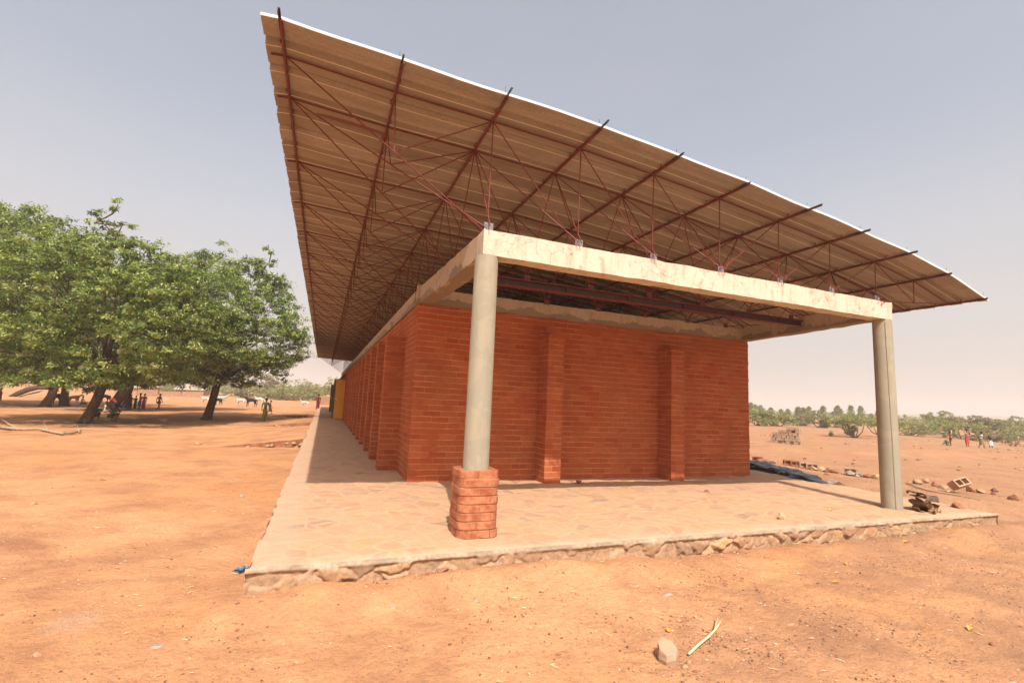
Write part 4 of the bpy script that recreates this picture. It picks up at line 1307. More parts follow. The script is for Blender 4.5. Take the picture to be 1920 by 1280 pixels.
# ------------------------------------------------------------------ scattered gravel, straw
def tiny_scatter():
    rng = np.random.default_rng(9)
    def pebble_field(n, size0, size1, name, m_, fx):
        pts = []
        while len(pts) < n:
            x = rng.uniform(-9, 20, 4000); y = rng.uniform(-4.3, 12, 4000)
            d = np.hypot(x+1.6, y+5)
            keep = rng.random(4000) < np.clip((4.0/d)**1.6, 0, 1)*fx(x, y)
            ins = (x > SX0-0.03) & (x < SX1+0.03) & (y > SY0-0.04)
            ok = keep & ~ins & (vnoise(x*0.9, y*0.9, 71) + 0.35 > rng.random(4000)*0.8)
            pts += list(zip(x[ok], y[ok]))
        P = np.array(pts[:n])
        s = size0 + (size1-size0)*rng.random(n)**4
        base = np.array([(1,0,0),(-1,0,0),(0,1,0),(0,-1,0),(0,0,1),(0,0,-1)], float)
        F0 = np.array([(0,2,4),(2,1,4),(1,3,4),(3,0,4),(2,0,5),(1,2,5),(3,1,5),(0,3,5)])
        V = base[None]*(1+0.5*(rng.random((n,6,1))-.5))
        V = V + 0.25*(rng.random((n,6,3))-.5)
        sc3 = np.stack([s*(0.8+0.6*rng.random(n)), s*(0.7+0.4*rng.random(n)), s*(0.4+0.35*rng.random(n))], 1)
        V = V*sc3[:, None, :]
        a = rng.random(n)*6.28; ca, sa = np.cos(a)[:, None], np.sin(a)[:, None]
        X = V[..., 0]*ca - V[..., 1]*sa; Y = V[..., 0]*sa + V[..., 1]*ca
        Zg = ground_z(P[:, 0], P[:, 1])
        V = np.stack([X+P[:, 0:1], Y+P[:, 1:2], V[..., 2]+Zg[:, None]+0.2*s[:, None]], 2).reshape(-1, 3)
        F = (F0[None]+6*np.arange(n)[:, None, None]).reshape(-1, 3)
        pal = 0.74*np.array([(.36,.19,.11), (.27,.13,.08), (.42,.25,.15), (.55,.42,.28), (.42,.18,.09), (.20,.11,.07)])
        cols = pal[rng.integers(0, len(pal), n)]*(0.8+0.4*rng.random((n, 1)))
        cols = np.repeat(np.concatenate([cols, np.ones((n, 1))], 1), 6, axis=0)
        o = link(name, np_mesh(name, V, F, m_, False, cols))
        return o
    pm, nt, b = mat('pebbles', rough=0.95, spec=0.1)
    a = nd(nt, 'ShaderNodeAttribute'); a.attribute_name = 'tint'
    nt.links.new(a.outputs['Color'], b.inputs['Base Color'])
    fx = lambda x, y: np.clip(0.35 + 0.10*x + 0.2*(y < -1.5) , 0.15, 1)
    o = pebble_field(52000, 0.0022, 0.012, 'gravel', pm, fx)
    tag(o, 'loose gravel scattered over the orange dirt in the foreground', 'gravel', kind='stuff')
    def field(n):
        x = rng.uniform(9, 45, n*3); y = rng.uniform(-4, 22, n*3)
        k = (vnoise(x*0.35, y*0.35, 76) > rng.random(n*3)*0.6-0.25)
        return x[k][:n], y[k][:n]
    x, y = field(1400); n = len(x)
    sz = 0.015+0.07*rng.random(n)**5
    base = np.array([(1,0,0),(-1,0,0),(0,1,0),(0,-1,0),(0,0,1),(0,0,-1)], float)
    F0 = np.array([(0,2,4),(2,1,4),(1,3,4),(3,0,4),(2,0,5),(1,2,5),(3,1,5),(0,3,5)])
    V = (base[None]*(1+0.5*(rng.random((n,6,1))-.5))+0.35*(rng.random((n,6,3))-.5))*np.stack([sz*1.3, sz, sz*0.7], 1)[:, None, :]
    V += np.stack([x, y, ground_z(x, y)+sz*0.25], 1)[:, None, :]
    pal2 = 0.74*np.array([(.45,.22,.12), (.34,.17,.10), (.60,.45,.32), (.60,.46,.33), (.28,.14,.09)])
    cc = np.repeat(np.concatenate([0.8*pal2[rng.integers(0, 5, n)], np.ones((n, 1))], 1), 6, axis=0)
    o = link('rubble', np_mesh('rubble', V.reshape(-1, 3), (F0[None]+6*np.arange(n)[:, None, None]).reshape(-1, 3), pm, False, cc))
    tag(o, 'small loose stones littering the field to the right', 'rubble', kind='stuff')
    # straw and chips
    n = 900
    x = rng.uniform(-6, 12, n); y = rng.uniform(-4, 3, n)
    ins = (x > SX0-0.05) & (x < SX1) & (y > SY0-0.06)
    x, y = x[~ins], y[~ins]; n = len(x)
    L = 0.008+0.03*rng.random(n)**2.5; w = 0.0016+0.0012*rng.random(n); a = rng.random(n)*6.28
    z = ground_z(x, y)+0.010
    dx, dy = np.cos(a), np.sin(a)
    V = np.stack([np.stack([x-dx*L-dy*w, y-dy*L+dx*w, z], 1), np.stack([x+dx*L-dy*w, y+dy*L+dx*w, z+0.004], 1), np.stack([x+dx*L+dy*w, y+dy*L-dx*w, z+0.004], 1), np.stack([x-dx*L+dy*w, y-dy*L-dx*w, z], 1), np.stack([x, y, z+0.006], 1)], 1).reshape(-1, 3)
    b5 = 5*np.arange(n)
    F = np.concatenate([np.stack([b5+i, b5+(i+1) % 4, b5+4], 1) for i in range(4)])
    sm_ = simple('dry_straw', (.50,.38,.24), (.64,.52,.36), 8, 0.9, 0.1)
    o = link('straw', np_mesh('straw', V, F, sm_, False))
    tag(o, 'bits of dry straw and chips strewn over the dirt', 'straw', kind='stuff')
tiny_scatter()

# ------------------------------------------------------------------ foliage
def leaf_tufts(centres, radii, leaves, L, Wd, rng, wind=(-0.7, 0.1, -0.15), droop=0.5, tint0=None):
    "every tuft: sprays of narrow leaves fanning from its centre and swept by the wind"
    n = len(centres); k = leaves
    d = rng.normal(size=(n, k, 3)); d[..., 2] = np.abs(d[..., 2])*0.7+0.05
    d += np.array(wind)[None, None]*1.3
    d /= np.linalg.norm(d, axis=2, keepdims=True)
    base = centres[:, None, :] + d*radii[:, None, None]*rng.uniform(0.15, 0.85, (n, k, 1))
    dirv = d + rng.normal(size=(n, k, 3))*0.45
    dirv[..., 2] -= droop*rng.random((n, k))
    dirv /= np.linalg.norm(dirv, axis=2, keepdims=True)
    nrm = rng.normal(size=(n, k, 3)); nrm[..., 2] += 1.2
    side = np.cross(dirv, nrm); side /= np.linalg.norm(side, axis=2, keepdims=True)
    ll = L*rng.uniform(0.6, 1.3, (n, k, 1)); ww = Wd*rng.uniform(0.7, 1.3, (n, k, 1))
    tip = base + dirv*ll; tip[..., 2] -= ll[..., 0]*0.15
    mid = base + dirv*ll*0.45
    V = np.stack([base, mid+side*ww, tip, mid-side*ww], 2).reshape(-1, 3)
    F = np.arange(len(V)).reshape(-1, 4)
    t = rng.uniform(0.0, 0.75, (n, 1)) if tint0 is None else tint0[:, None]
    t = np.clip(t + rng.normal(size=(n, k))*0.16, 0, 1)
    cols = np.repeat(np.stack([t.ravel()]*3+[np.ones(t.size)], 1), 4, axis=0)
    return V, F, cols

def in_lobes(P, lobes, scale):
    r = np.zeros(len(P), bool)
    for c, R in lobes:
        r |= ((P-np.array(c)[None])**2).sum(1) < (np.array(R)*scale)**2
    return r

def big_tree(name, label, base, top, lobes_px, depth, seed, trunk_r, group, dens=10.5, leaves=60, L=0.125, zmin=1.15, sprigs=()):
    rng = np.random.default_rng(seed)
    rnd_ = random.Random(seed)
    base = Vector(base); base.z = gz(base.x, base.y)
    root = empty(name, base)
    tag(root, label, 'tree', group)
    top = Vector(top)
    lobes = []
    for q in lobes_px:
        px, py, rp = q[:3]
        dd = depth + (q[3] if len(q) > 3 else 0)
        c = deep(px, py, dd); R = rp/FPX*dd
        lobes.append(((c.x, c.y, c.z), R))
    # extra lobes behind and in front, so the crown is deep
    ex = []
    for c, R in lobes:
        if R > 1.2:
            for s_ in (-1, 1):
                ex.append(((c[0]+FW.x*R*1.1*s_+rnd_.uniform(-.5,.5), c[1]+FW.y*R*1.1*s_, c[2]-0.25*R), R*0.85))
    allL = lobes+ex
    cen = []; tt = []
    for c, R in allL:
        n = int(4*math.pi*R*R*dens*0.55)
        v = rng.normal(size=(n, 3)); v /= np.linalg.norm(v, axis=1, keepdims=True)
        # uneven outline
        bumpy = 1 + 0.22*np.sin(v[:, 0]*5+c[0])*np.sin(v[:, 1]*6+c[1]) + 0.16*np.sin(v[:, 2]*9+c[2]*3)
        rr_ = R*bumpy*rng.uniform(0.72, 1.04, n)
        P = np.array(c)[None]+v*rr_[:, None]
        ok = ~in_lobes(P, [l for l in allL if l[0] != c], 0.70)
        zm = zmin + 0.45*vnoise(P[:, 0]*0.9, P[:, 1]*0.9, 91) 
        ok &= P[:, 2] > zm
        cen.append(P[ok])
    cen = np.concatenate(cen)
    # leave holes
    hole = vnoise(cen[:, 0]*1.1+cen[:, 2]*0.7, cen[:, 1]*1.1+cen[:, 2]*1.3, 93)
    cen = cen[hole < 0.30]
    rad_ = rng.uniform(0.18, 0.36, len(cen))*(depth/22)**.5
    spr = []
    for pts in sprigs:
        for (px, py, rp) in pts:
            c = deep(px, py, depth); R = rp/FPX*depth
            m_ = max(2, int(R*R*26))
            v = rng.normal(size=(m_, 3))*R*0.5
            spr.append(np.array([c.x, c.y, c.z])[None]+v)
    if spr:
        S = np.concatenate(spr); cen = np.concatenate([cen, S]); rad_ = np.concatenate([rad_, rng.uniform(0.10, 0.2, len(S))])
    V, F, cols = leaf_tufts(cen, rad_, leaves, L, L*0.20, rng)
    V -= np.array(base)[None]
    link('crown', np_mesh('crown', V, F, M['leaf'], False, cols), root)
    # trunk and limbs
    mb = MB()
    b0 = Vector((0, 0, -0.15)); t0 = top-base
    mid = t0*0.5+Vector((rnd_.uniform(-.05,.05), 0, 0))
    mb.tube([b0, Vector((0,0,0.12)), t0*0.28, mid, t0], [trunk_r*1.35, trunk_r*1.12, trunk_r, trunk_r*0.92, trunk_r*0.86], 12)
    for k in range(5):
        a = k*1.26+rnd_.random()
        mb.tube([Vector((0,0,0.22)), Vector((math.cos(a)*trunk_r*1.3, math.sin(a)*trunk_r*1.3, 0.03)), Vector((math.cos(a)*trunk_r*1.9, math.sin(a)*trunk_r*1.9, -0.1))], [trunk_r*0.5, trunk_r*0.32, trunk_r*0.12], 6)
    br = MB()
    idx = list(range(len(allL))); rnd_.shuffle(idx)
    for q in idx[:14]:
        c, R = allL[q]
        e = Vector(c)-base
        m1 = t0.lerp(e, 0.4)+Vector((rnd_.uniform(-.3,.3), rnd_.uniform(-.3,.3), rnd_.uniform(0,.5)))
        br.tube([t0*0.97, m1, t0.lerp(e, 0.8), e], [trunk_r*0.55, trunk_r*0.36, trunk_r*0.2, trunk_r*0.07], 7)
        for s_ in range(4):
            d = Vector((rnd_.uniform(-1,1), rnd_.uniform(-1,.3), rnd_.uniform(-.4,1))).normalized()
            br.tube([t0.lerp(e, 0.8), e+d*R*0.5, e+d*R*0.95+Vector((-.1,0,-.05))], [trunk_r*0.14, trunk_r*0.08, 0.012], 5)
    for pts in sprigs:
        ln = [deep(px, py, depth)-base for (px, py, rp) in pts]
        br.tube([ln[-1]+Vector((-.1,0,-0.8))]+ln[::-1], [0.05]+[0.03]*(len(ln)-1)+[0.012], 5)
    tk = mb.build('trunk', M['bark'], root, True, False)
    br.build('limbs', M['bark'], tk, True, False)
    for q in range(16 if depth < 28 else 0):
        c, R = lobes[rnd_.randrange(len(lobes))]
        d = Vector((rnd_.uniform(-1,1), rnd_.uniform(-1,-.2), rnd_.uniform(-.3,1))).normalized()
        p0 = Vector(c)-base+d*R*0.6; p1 = p0+d*R*0.36+Vector((rnd_.uniform(-.3,.3), 0, rnd_.uniform(-.2,.3)))
        if p0.z < 1.4: continue
        MB().tube([p0, p0.lerp(p1, .5)+Vector((rnd_.uniform(-.08,.08), 0, .05)), p1], [0.018, 0.013, 0.006], 4).build('bare_twig', M['deadwood'], tk, True, False)
    return root

tg = 'shade trees standing together on the yard'
def top_at(px, py, depth): return deep(px, py, depth)
d4 = lambda p: depth_of(p)
b = at(160, 792); big_tree('neem_tree', 'broad leafy shade tree with a thick leaning trunk, nearest of the shade trees', b, top_at(196, 715, d4(b)+0.2),
    [(130,560,100),(215,545,100),(300,575,85),(60,630,85),(150,640,85),(235,640,82),(320,630,70),(195,490,55),(290,505,45),(255,495,40),(335,530,45),(60,520,60),(345,600,60,1.5),(110,690,40),(180,690,42),(260,690,42),(330,690,36)], d4(b)+0.4, 3, 0.185, tg,
    sprigs=[[(222,383,9),(212,400,10),(198,408,14),(178,418,14),(228,425,16),(216,448,22),(205,470,26)], [(176,402,8),(186,412,8),(205,430,9)]])
b = at(388, 786); big_tree('neem_tree', 'rounded leafy shade tree with an upright trunk, nearest the school roof', b, top_at(408, 716, d4(b)),
    [(430,640,75),(500,625,65),(540,650,42),(455,560,68),(400,550,62),(510,560,42),(350,580,60),(360,650,60),(555,612,24),(420,500,34),(380,500,30),(470,508,26),(335,540,45,.5),(340,640,50,.5),(400,690,34),(460,690,36),(515,680,34)], d4(b)+0.5, 7, 0.20, tg,
    sprigs=[[(503,465,8),(508,478,9),(505,492,14),(497,500,12),(488,520,16)], [(523,520,5),(516,530,6)], [(480,488,6),(485,500,6)]], zmin=1.2)
b = at(84, 762); big_tree('neem_tree', 'tall shade tree at the left picture edge with a reddish leaning trunk', b, top_at(104, 722, d4(b)),
    [(30,470,75),(95,480,60),(20,560,100),(70,640,75),(115,445,34),(-50,500,100),(-60,630,90),(60,412,28),(0,420,36),(-60,420,50)], d4(b), 11, 0.24, tg, dens=6.5, leaves=44, L=0.19, zmin=1.4)
b = at(119, 760); big_tree('neem_tree', 'dark trunked shade tree half hidden behind the black cow', b, top_at(125, 722, d4(b)),
    [(130,620,60),(155,540,60),(120,670,45,-1)], d4(b), 13, 0.24, tg, dens=6, leaves=44, L=0.19, zmin=1.4)
b = at(207, 768); big_tree('neem_tree', 'shade tree with a strongly slanting trunk above the seated group', b, top_at(238, 722, d4(b)),
    [(240,620,75),(270,560,60),(215,670,40)], d4(b), 17, 0.30, tg, dens=6, leaves=44, L=0.19, zmin=1.4)
b = at(234, 764); big_tree('neem_tree', 'slender trunked shade tree just behind the slanting one', b, top_at(246, 722, d4(b)),
    [(305,620,65),(345,610,65),(290,670,40),(350,665,42)], d4(b), 19, 0.20, tg, dens=6, leaves=44, L=0.19, zmin=1.4)

def bush(name, label, px, depth, hgt, wid, seed, kind='bush', group=None, cat='bush', n=None, flat=1.0, stem=True, lift=0.15, z=None):
    rng = np.random.default_rng(seed); r = random.Random(seed)
    p = bear(px, depth)
    p.z = gz(p.x, p.y) if z is None else z
    root = empty(name, p)
    tag(root, label, cat, group)
    n = n or int(90+wid*hgt*16)
    n = min(n, 520)
    # several clumps
    K = 6+int(wid*1.6)
    cs = []
    for k in range(K):
        a = r.random()*6.28; q = r.random()**0.5*wid*0.42
        cs.append((math.cos(a)*q, math.sin(a)*q, hgt*r.uniform(lift+0.06, 0.70), r.uniform(0.14, 0.26)*wid))
    cs.append((0, 0, hgt*0.80, wid*0.2))
    P = []
    for k in range(n):
        c = cs[k % len(cs)]
        v = rng.normal(size=3); v /= np.linalg.norm(v)
        s_ = c[3]*r.uniform(0.5, 1.0)
        z_ = c[2]+v[2]*s_*(hgt/wid*1.0 if kind != 'acacia' else 0.3)
        P.append((c[0]+v[0]*s_, c[1]+v[1]*s_, min(max(z_, hgt*lift*r.uniform(.4, 1.2)), hgt*r.uniform(0.9, 1.0))))
    P = np.array(P)
    L = max(0.09, depth/FPX*2.6)
    lv = 18
    V, F, cols = leaf_tufts(P, rng.uniform(0.5, 1.0, len(P))*max(0.14, hgt*0.09), lv, L, L*0.28, rng, wind=(-.2, 0, 0), droop=0.2)
    link('crown', np_mesh('crown', V, F, M['drybush' if kind == 'dry' else 'bush'], False, cols), root)
    if stem:
        mb = MB()
        for k, c in enumerate(cs[:7]):
            e = Vector((c[0], c[1], c[2]))
            s0 = Vector((r.uniform(-.1,.1), r.uniform(-.1,.1), -0.05))
            mb.tube([s0, s0.lerp(e, 0.5)+Vector((e.x*0.12, e.y*0.12, -0.1*hgt)), e], [0.035*hgt**.5, 0.025*hgt**.5, 0.01], 5)
        mb.build('trunk', M['bark'], root, True, False)
    return root

def slim(px, depth, hgt, seed, label, group):
    rng = np.random.default_rng(seed); r = random.Random(seed)
    p = bear(px, depth); p.z = -0.25
    root = empty('slender_tree', p)
    tag(root, label, 'tree', group)
    n = 95; P = []
    for k in range(n):
        t = r.random()**0.8
        rad_ = hgt*0.20*(1-t)**0.6*(0.5+0.7*r.random())+0.05
        a = r.random()*6.28
        P.append((math.cos(a)*rad_, math.sin(a)*rad_, hgt*(0.22+0.76*t)))
    V, F, cols = leaf_tufts(np.array(P), np.full(n, hgt*0.07), 14, 0.34, 0.10, rng, wind=(0,0,.2), droop=0.3)
    link('crown', np_mesh('crown', V, F, M['bush'], False, cols), root)
    lm_ = MB().tube([Vector((0,0,-.1)), Vector((r.uniform(-.1,.1), 0, hgt*.5)), Vector((0,0,hgt*.92))], [.07,.05,.015], 6)
    lm_.build('trunk', M['deadwood'], root, True, False)

# plantation of slender trees behind the wall corner, right
sg = 'slender young trees in the far plantation'
ORD = 'first second third fourth fifth sixth seventh eighth ninth tenth eleventh twelfth thirteenth fourteenth fifteenth sixteenth seventeenth eighteenth nineteenth twentieth twenty-first twenty-second twenty-third twenty-fourth twenty-fifth twenty-sixth twenty-seventh twenty-eighth twenty-ninth thirtieth'.split()
rr_ = random.Random(77)
px = 1408; i = 0
while px < 1648:
    tall = {1: .2, 6: -.1, 12: .9, 19: 1.2}.get(i, rr_.uniform(-.9, .7))
    slim(px, 112+rr_.uniform(-10, 16), 3.45+tall, 300+i, ('tall' if tall > .5 else 'shorter' if tall < -.2 else 'middling')+' slender plantation tree, the '+ORD[i]+' counted from the brick wall', sg)
    px += rr_.choice([6, 8, 10, 13, 19]); i += 1
# bushes, right side
bush('thorn_bush', 'loose green bush showing right beside the brick wall corner in the field', 1420, 62, 2.5, 4.6, 401, lift=.05)
bush('thorn_bush', 'yellowish green bush rising behind the stack of mud blocks', 1462, 64, 2.2, 5.0, 402, lift=.05)
bush('thorn_bush', 'bright green rounded bush midway between wall and right column', 1532, 66, 2.4, 2.9, 403, lift=.05)
bush('thorn_bush', 'low dry bush left of the bright green rounded bush', 1500, 74, 1.6, 5.5, 404, 'dry', lift=.02)
bush('thorn_bush', 'low dry scrub right of the bright green rounded bush', 1570, 70, 1.7, 5.0, 405, 'dry', lift=.02)
bush('acacia', 'spreading flat topped acacia with several bent trunks left of the right column', 1602, 39, 2.2, 4.2, 406, 'acacia', cat='tree', lift=.45, n=300)
bush('acacia', 'small spreading acacia mostly hidden behind the right column', 1655, 42, 2.1, 4.0, 407, 'acacia', cat='tree', lift=.4, n=260)
bush('thorn_bush', 'small dense bush under the left side of the spreading acacia', 1588, 44, 1.1, 1.6, 408, lift=.0)
bush('weed', 'tiny green weed tuft on bare ground left of the right column', 1557, 39, 0.42, 0.35, 409, cat='plant', n=14, lift=.1)
bush('weed', 'tiny green weed tuft left of the child in red with the white cloth', 1771, 33, 0.42, 0.34, 410, cat='plant', n=14, lift=.1)
bush('thorn_bush', 'large green bush just right of the right column', 1700, 50, 2.1, 4.6, 411, lift=.05)
bush('thorn_bush', 'broad olive bush in the middle right, left of the children', 1748, 56, 1.9, 5.6, 412, lift=.03)
bush('round_tree', 'dark green rounded tree standing highest behind the bushes at right', 1772, 78, 3.3, 5.2, 413, cat='tree', lift=.2, n=420)
bush('thorn_bush', 'small dark treetop just left of the highest rounded tree', 1744, 95, 3.2, 2.0, 421, lift=.2)
bush('thorn_bush', 'green bush directly behind the standing child in the red skirt', 1800, 47, 1.9, 4.2, 414, lift=.02)
bush('acacia', 'brownish flat topped acacia behind the children at right', 1828, 58, 2.6, 5.5, 415, 'dry', cat='tree', lift=.25, n=380)
bush('thorn_bush', 'yellow green bush right of the brownish acacia', 1868, 56, 2.0, 4.4, 416, lift=.05)
bush('thorn_bush', 'low olive scrub behind the child in the white dress', 1850, 44, 1.1, 3.6, 417, 'dry', lift=.0)
bush('thorn_bush', 'dense green bush at the right picture edge in front of the far tree', 1912, 50, 1.7, 4.6, 418, lift=.0)
bush('round_tree', 'dark green rounded tree at the right picture edge', 1903, 72, 2.9, 5.6, 419, cat='tree', lift=.2, n=360)
bush('thorn_bush', 'bare twiggy grey thorn bush right of the children', 1897, 36, 0.85, 1.4, 420, 'dry', n=26, lift=.05)
# scrub, left side behind the yard
L_ = [(385, 104, 3.2, 9, 'bush', 'grey green bush seen just left of the upright trunk'), (425, 112, 3.6, 10, 'bush', 'grey green bush behind the pale cow right of the upright trunk'),
      (462, 96, 3.4, 8, 'dry', 'pinkish dry bush above the black cow'), (497, 92, 3.0, 7, 'bush', 'green bush above the child in green'),
      (510, 100, 5.2, 5, 'dry', 'grey dry bush standing a little taller behind the child in red'), (535, 88, 2.8, 7, 'bush', 'light green bush left of the lone pale goat'),
      (564, 92, 4.2, 8, 'bush', 'broad rounded grey green bush behind the lone pale goat'), (590, 100, 3.3, 6, 'dry', 'thin dry bush left of the figure in maroon'),
      (622, 80, 4.4, 6, 'bush', 'green feathery tree behind the open door leaves'), (340, 110, 3.0, 9, 'bush', 'pale bush behind the thatched huts'),
      (300, 105, 2.8, 6, 'bush', 'dark green tree crown beside the thatched huts'), (30, 118, 3.4, 12, 'bush', 'pale green bush at the far left horizon'),
      (150, 112, 3.4, 14, 'dry', 'dusty bush between the tree trunks at left'), (190, 120, 3.4, 10, 'bush', 'grey green bush seen between leaning trunks')]
for i, (px, dp, hh, ww, kk, lb) in enumerate(L_):
    bush('thorn_bush', lb, px, dp, hh, ww, 500+i, kk, lift=.03, n=230)
# far scrub that reads as one mass
def far_scrub():
    rng = np.random.default_rng(88)
    P = []
    for px in np.arange(-30, 640, 2.2):
        for _ in range(3):
            d = rng.uniform(150, 330); p = bear(px, d)
            P.append((p.x, p.y, -0.25+rng.uniform(0.3, 3.0)))
    for px in np.arange(1395, 1960, 2.2):
        for _ in range(3):
            d = rng.uniform(170, 330); p = bear(px, d)
            P.append((p.x, p.y, -0.25+rng.uniform(0.2, 2.2)))
    P = np.array(P)
    V, F, cols = leaf_tufts(P, rng.uniform(0.8, 1.6, len(P)), 20, 0.8, 0.3, rng, wind=(0,0,0), droop=0)
    o = link('scrubland', np_mesh('scrubland', V, F, M['bush'], False, cols))
    tag(o, 'belt of far off scrub along the horizon', 'scrub', kind='stuff')
far_scrub()

# ------------------------------------------------------------------ village far left
def hut(px, depth, r, h, label):
    p = bear(px, depth); p.z = -0.3
    root = empty('round_hut', p); tag(root, label, 'hut', 'thatched mud huts of the village')
    MB().lathe((0,0,0), [(r, -0.1), (r, h*0.5)], 18).build('wall', M['mudwall'], root)
    MB().lathe((0,0,0), [(r*1.3, h*0.45), (r*0.7, h*0.76), (0.05, h)], 18).build('thatch_roof', M['thatch'], root)
    MB().box((-0.3, -r-0.03, 0), (0.3, -r+0.15, h*0.42)).build('door', M['dark_steel'], root)
hut(262, 78, 1.3, 2.6, 'round thatched hut farthest left of the village, above the seated group')
hut(278, 84, 1.4, 3.0, 'round thatched hut with the brightest pointed roof, second from the left')
hut(345, 82, 1.5, 2.6, 'round thatched hut right of the group of standing people')
hut(356, 92, 1.3, 2.4, 'small thatched hut partly behind its neighbour near the upright trunk')
def mud_wall(px0, px1, depth, h, label, name='mud_wall'):
    a_, b_ = bear(px0, depth), bear(px1, depth*1.03)
    d = b_-a_; rz = math.atan2(d.y, d.x)
    o = MB().box((0, 0, -0.2), (d.length, 0.3, h)).box((d.length*.2, -.004, -.2), (d.length*.2+.7, .1, h*.7)).build(name, M['mudwall'])
    o.location = a_; o.rotation_euler = (0, 0, rz)
    tag(o, label, 'mud wall')
mud_wall(255, 292, 70, 0.95, 'low mud compound wall in front of the left thatched huts')
mud_wall(296, 335, 74, 0.8, 'low mud wall between the two groups of thatched huts')
mud_wall(338, 378, 76, 0.9, 'low mud wall in front of the right thatched huts')
mud_wall(600, 625, 66, 1.2, 'low mud house wall beyond the figure in maroon')
def shed(px, depth, L, label):
    p = bear(px, depth); p.z = -0.25
    root = empty('tin_shed', p, rad(-10)); tag(root, label, 'shed', 'tin roofed sheds in the distance')
    MB().box((-L/2, -1.2, 0), (L/2, 1.2, 1.1)).build('wall', M['mudwall'], root)
    MB().add([(-L/2-.3, -1.5, 1.1), (L/2+.3, -1.5, 1.1), (L/2+.3, 1.5, 1.55), (-L/2-.3, 1.5, 1.55), (-L/2-.3, -1.5, 1.2), (L/2+.3, -1.5, 1.2), (L/2+.3, 1.5, 1.65), (-L/2-.3, 1.5, 1.65)], [(3,2,1,0),(4,5,6,7),(0,1,5,4),(1,2,6,5),(2,3,7,6),(3,0,4,7)]).build('tin_roof', M['tin'], root)
shed(52, 100, 3.2, 'long low shed with a pale metal roof at the far left')
shed(155, 104, 2.6, 'low shed with a pale metal roof behind the nearest leaning trunk')
shed(370, 98, 2.4, 'low shed with a pale roof left of the upright trunk')

# fallen arched trunk behind the left trees
P = [(18,744,0.1),(35,737,0.5),(52,730,0.8),(70,726,.95),(88,727,.95),(108,731,.8)]
dd = 44.5
pts = [deep(px, py, dd) for px, py, _ in P]
o = MB().tube(pts, [.14,.24,.26,.22,.17,.06], 9).tube([deep(30,745,dd), deep(60,737,dd-.3), deep(80,732,dd)], [.05,.05,.03], 6).tube([deep(22,745,dd), deep(80,746,dd)], [.04,.03], 6).tube([deep(40,742,dd), deep(75,735,dd+.3)], [.03,.03], 5).build('dead_log', M['bark'], None, True)
tag(o, 'thick arched dead trunk lying behind the left shade trees', 'log')
# long pale dead branch on the yard, far left
def branch():
    mb = MB()
    main = [(-30,803),(0,801),(40,804),(75,804),(100,810),(118,814),(135,812),(152,808)]
    pts = []
    for i, (px, py) in enumerate(main):
        p = at(px, py, -0.22); pts.append(Vector((p.x, p.y, gz(p.x, p.y)+0.05+0.02*(i % 2))))
    mb.tube(pts, [.045,.05,.045,.04,.04,.04,.035,.02], 7)
    for A_, B_, C_ in (((0,789),(15,796),(38,803)), ((-20,812),(0,807),(20,804)), ((80,797),(86,802),(90,806)), ((144,804),(147,807),(149,809))):
        q = [at(*z_, -0.2) for z_ in (A_, B_, C_)]
        mb.tube([Vector((v.x, v.y, gz(v.x, v.y)+0.05+0.07*(2-i))) for i, v in enumerate(q)], [.012,.02,.025], 6)
    o = mb.build('dead_branch', M['deadwood'], None, True)
    tag(o, 'long pale dead branch lying on the yard at the far left', 'branch')
branch()

# ------------------------------------------------------------------ people
SK = simple('dark_brown_skin', (.055,.026,.016), (.075,.036,.022), 6, 0.55, 0.4)
HAIR = simple('black_hair', (.008,.007,.006), (.015,.012,.01), 30, 0.8, 0.2)
cloth_cache = {}
def cloth(c):
    if c not in cloth_cache:
        k = tuple(min(1, q*0.75) for q in c)
        cloth_cache[c] = simple('cloth_%s' % ['red','green','maroon','cream','dark','ochre','blue','white','pink','olive','grey'][len(cloth_cache) % 11], k, c, 9, 0.9, 0.15)
    return cloth_cache[c]

def skin_obj(name, nodes, edges, m_, parent, sub=1):
    me = bpy.data.meshes.new(name)
    keys = list(nodes)
    me.from_pydata([nodes[k][0] for k in keys], [(keys.index(a), keys.index(b)) for a, b in edges], [])
    o = link(name, me, parent)
    md = o.modifiers.new('skin', 'SKIN'); md.use_smooth_shade = True
    sv = me.skin_vertices[0].data if me.skin_vertices else None
    if sv is None:
        me.attributes  # the layer appears with the modifier below
    return o, keys

def skinned(name, nodes, edges, m_, parent, root_key):
    import bmesh
    keys = list(nodes); ix = {k: i for i, k in enumerate(keys)}
    bm = bmesh.new()
    lay = bm.verts.layers.skin.verify()
    vv = [bm.verts.new(nodes[k][0]) for k in keys]
    bm.verts.ensure_lookup_table()
    for i, k in enumerate(keys):
        r = nodes[k][1]
        vv[i][lay].radius = r if isinstance(r, tuple) else (r, r)
        vv[i][lay].use_root = (k == root_key)
    for a, b_ in edges: bm.edges.new((vv[ix[a]], vv[ix[b_]]))
    me = bpy.data.meshes.new(name); bm.to_mesh(me); bm.free()
    me.materials.append(m_)
    o = link(name, me, parent)
    md = o.modifiers.new('skin', 'SKIN'); md.use_smooth_shade = True; md.branch_smoothing = 0.6
    sb = o.modifiers.new('sub', 'SUBSURF'); sb.levels = 1; sb.render_levels = 1
    return o

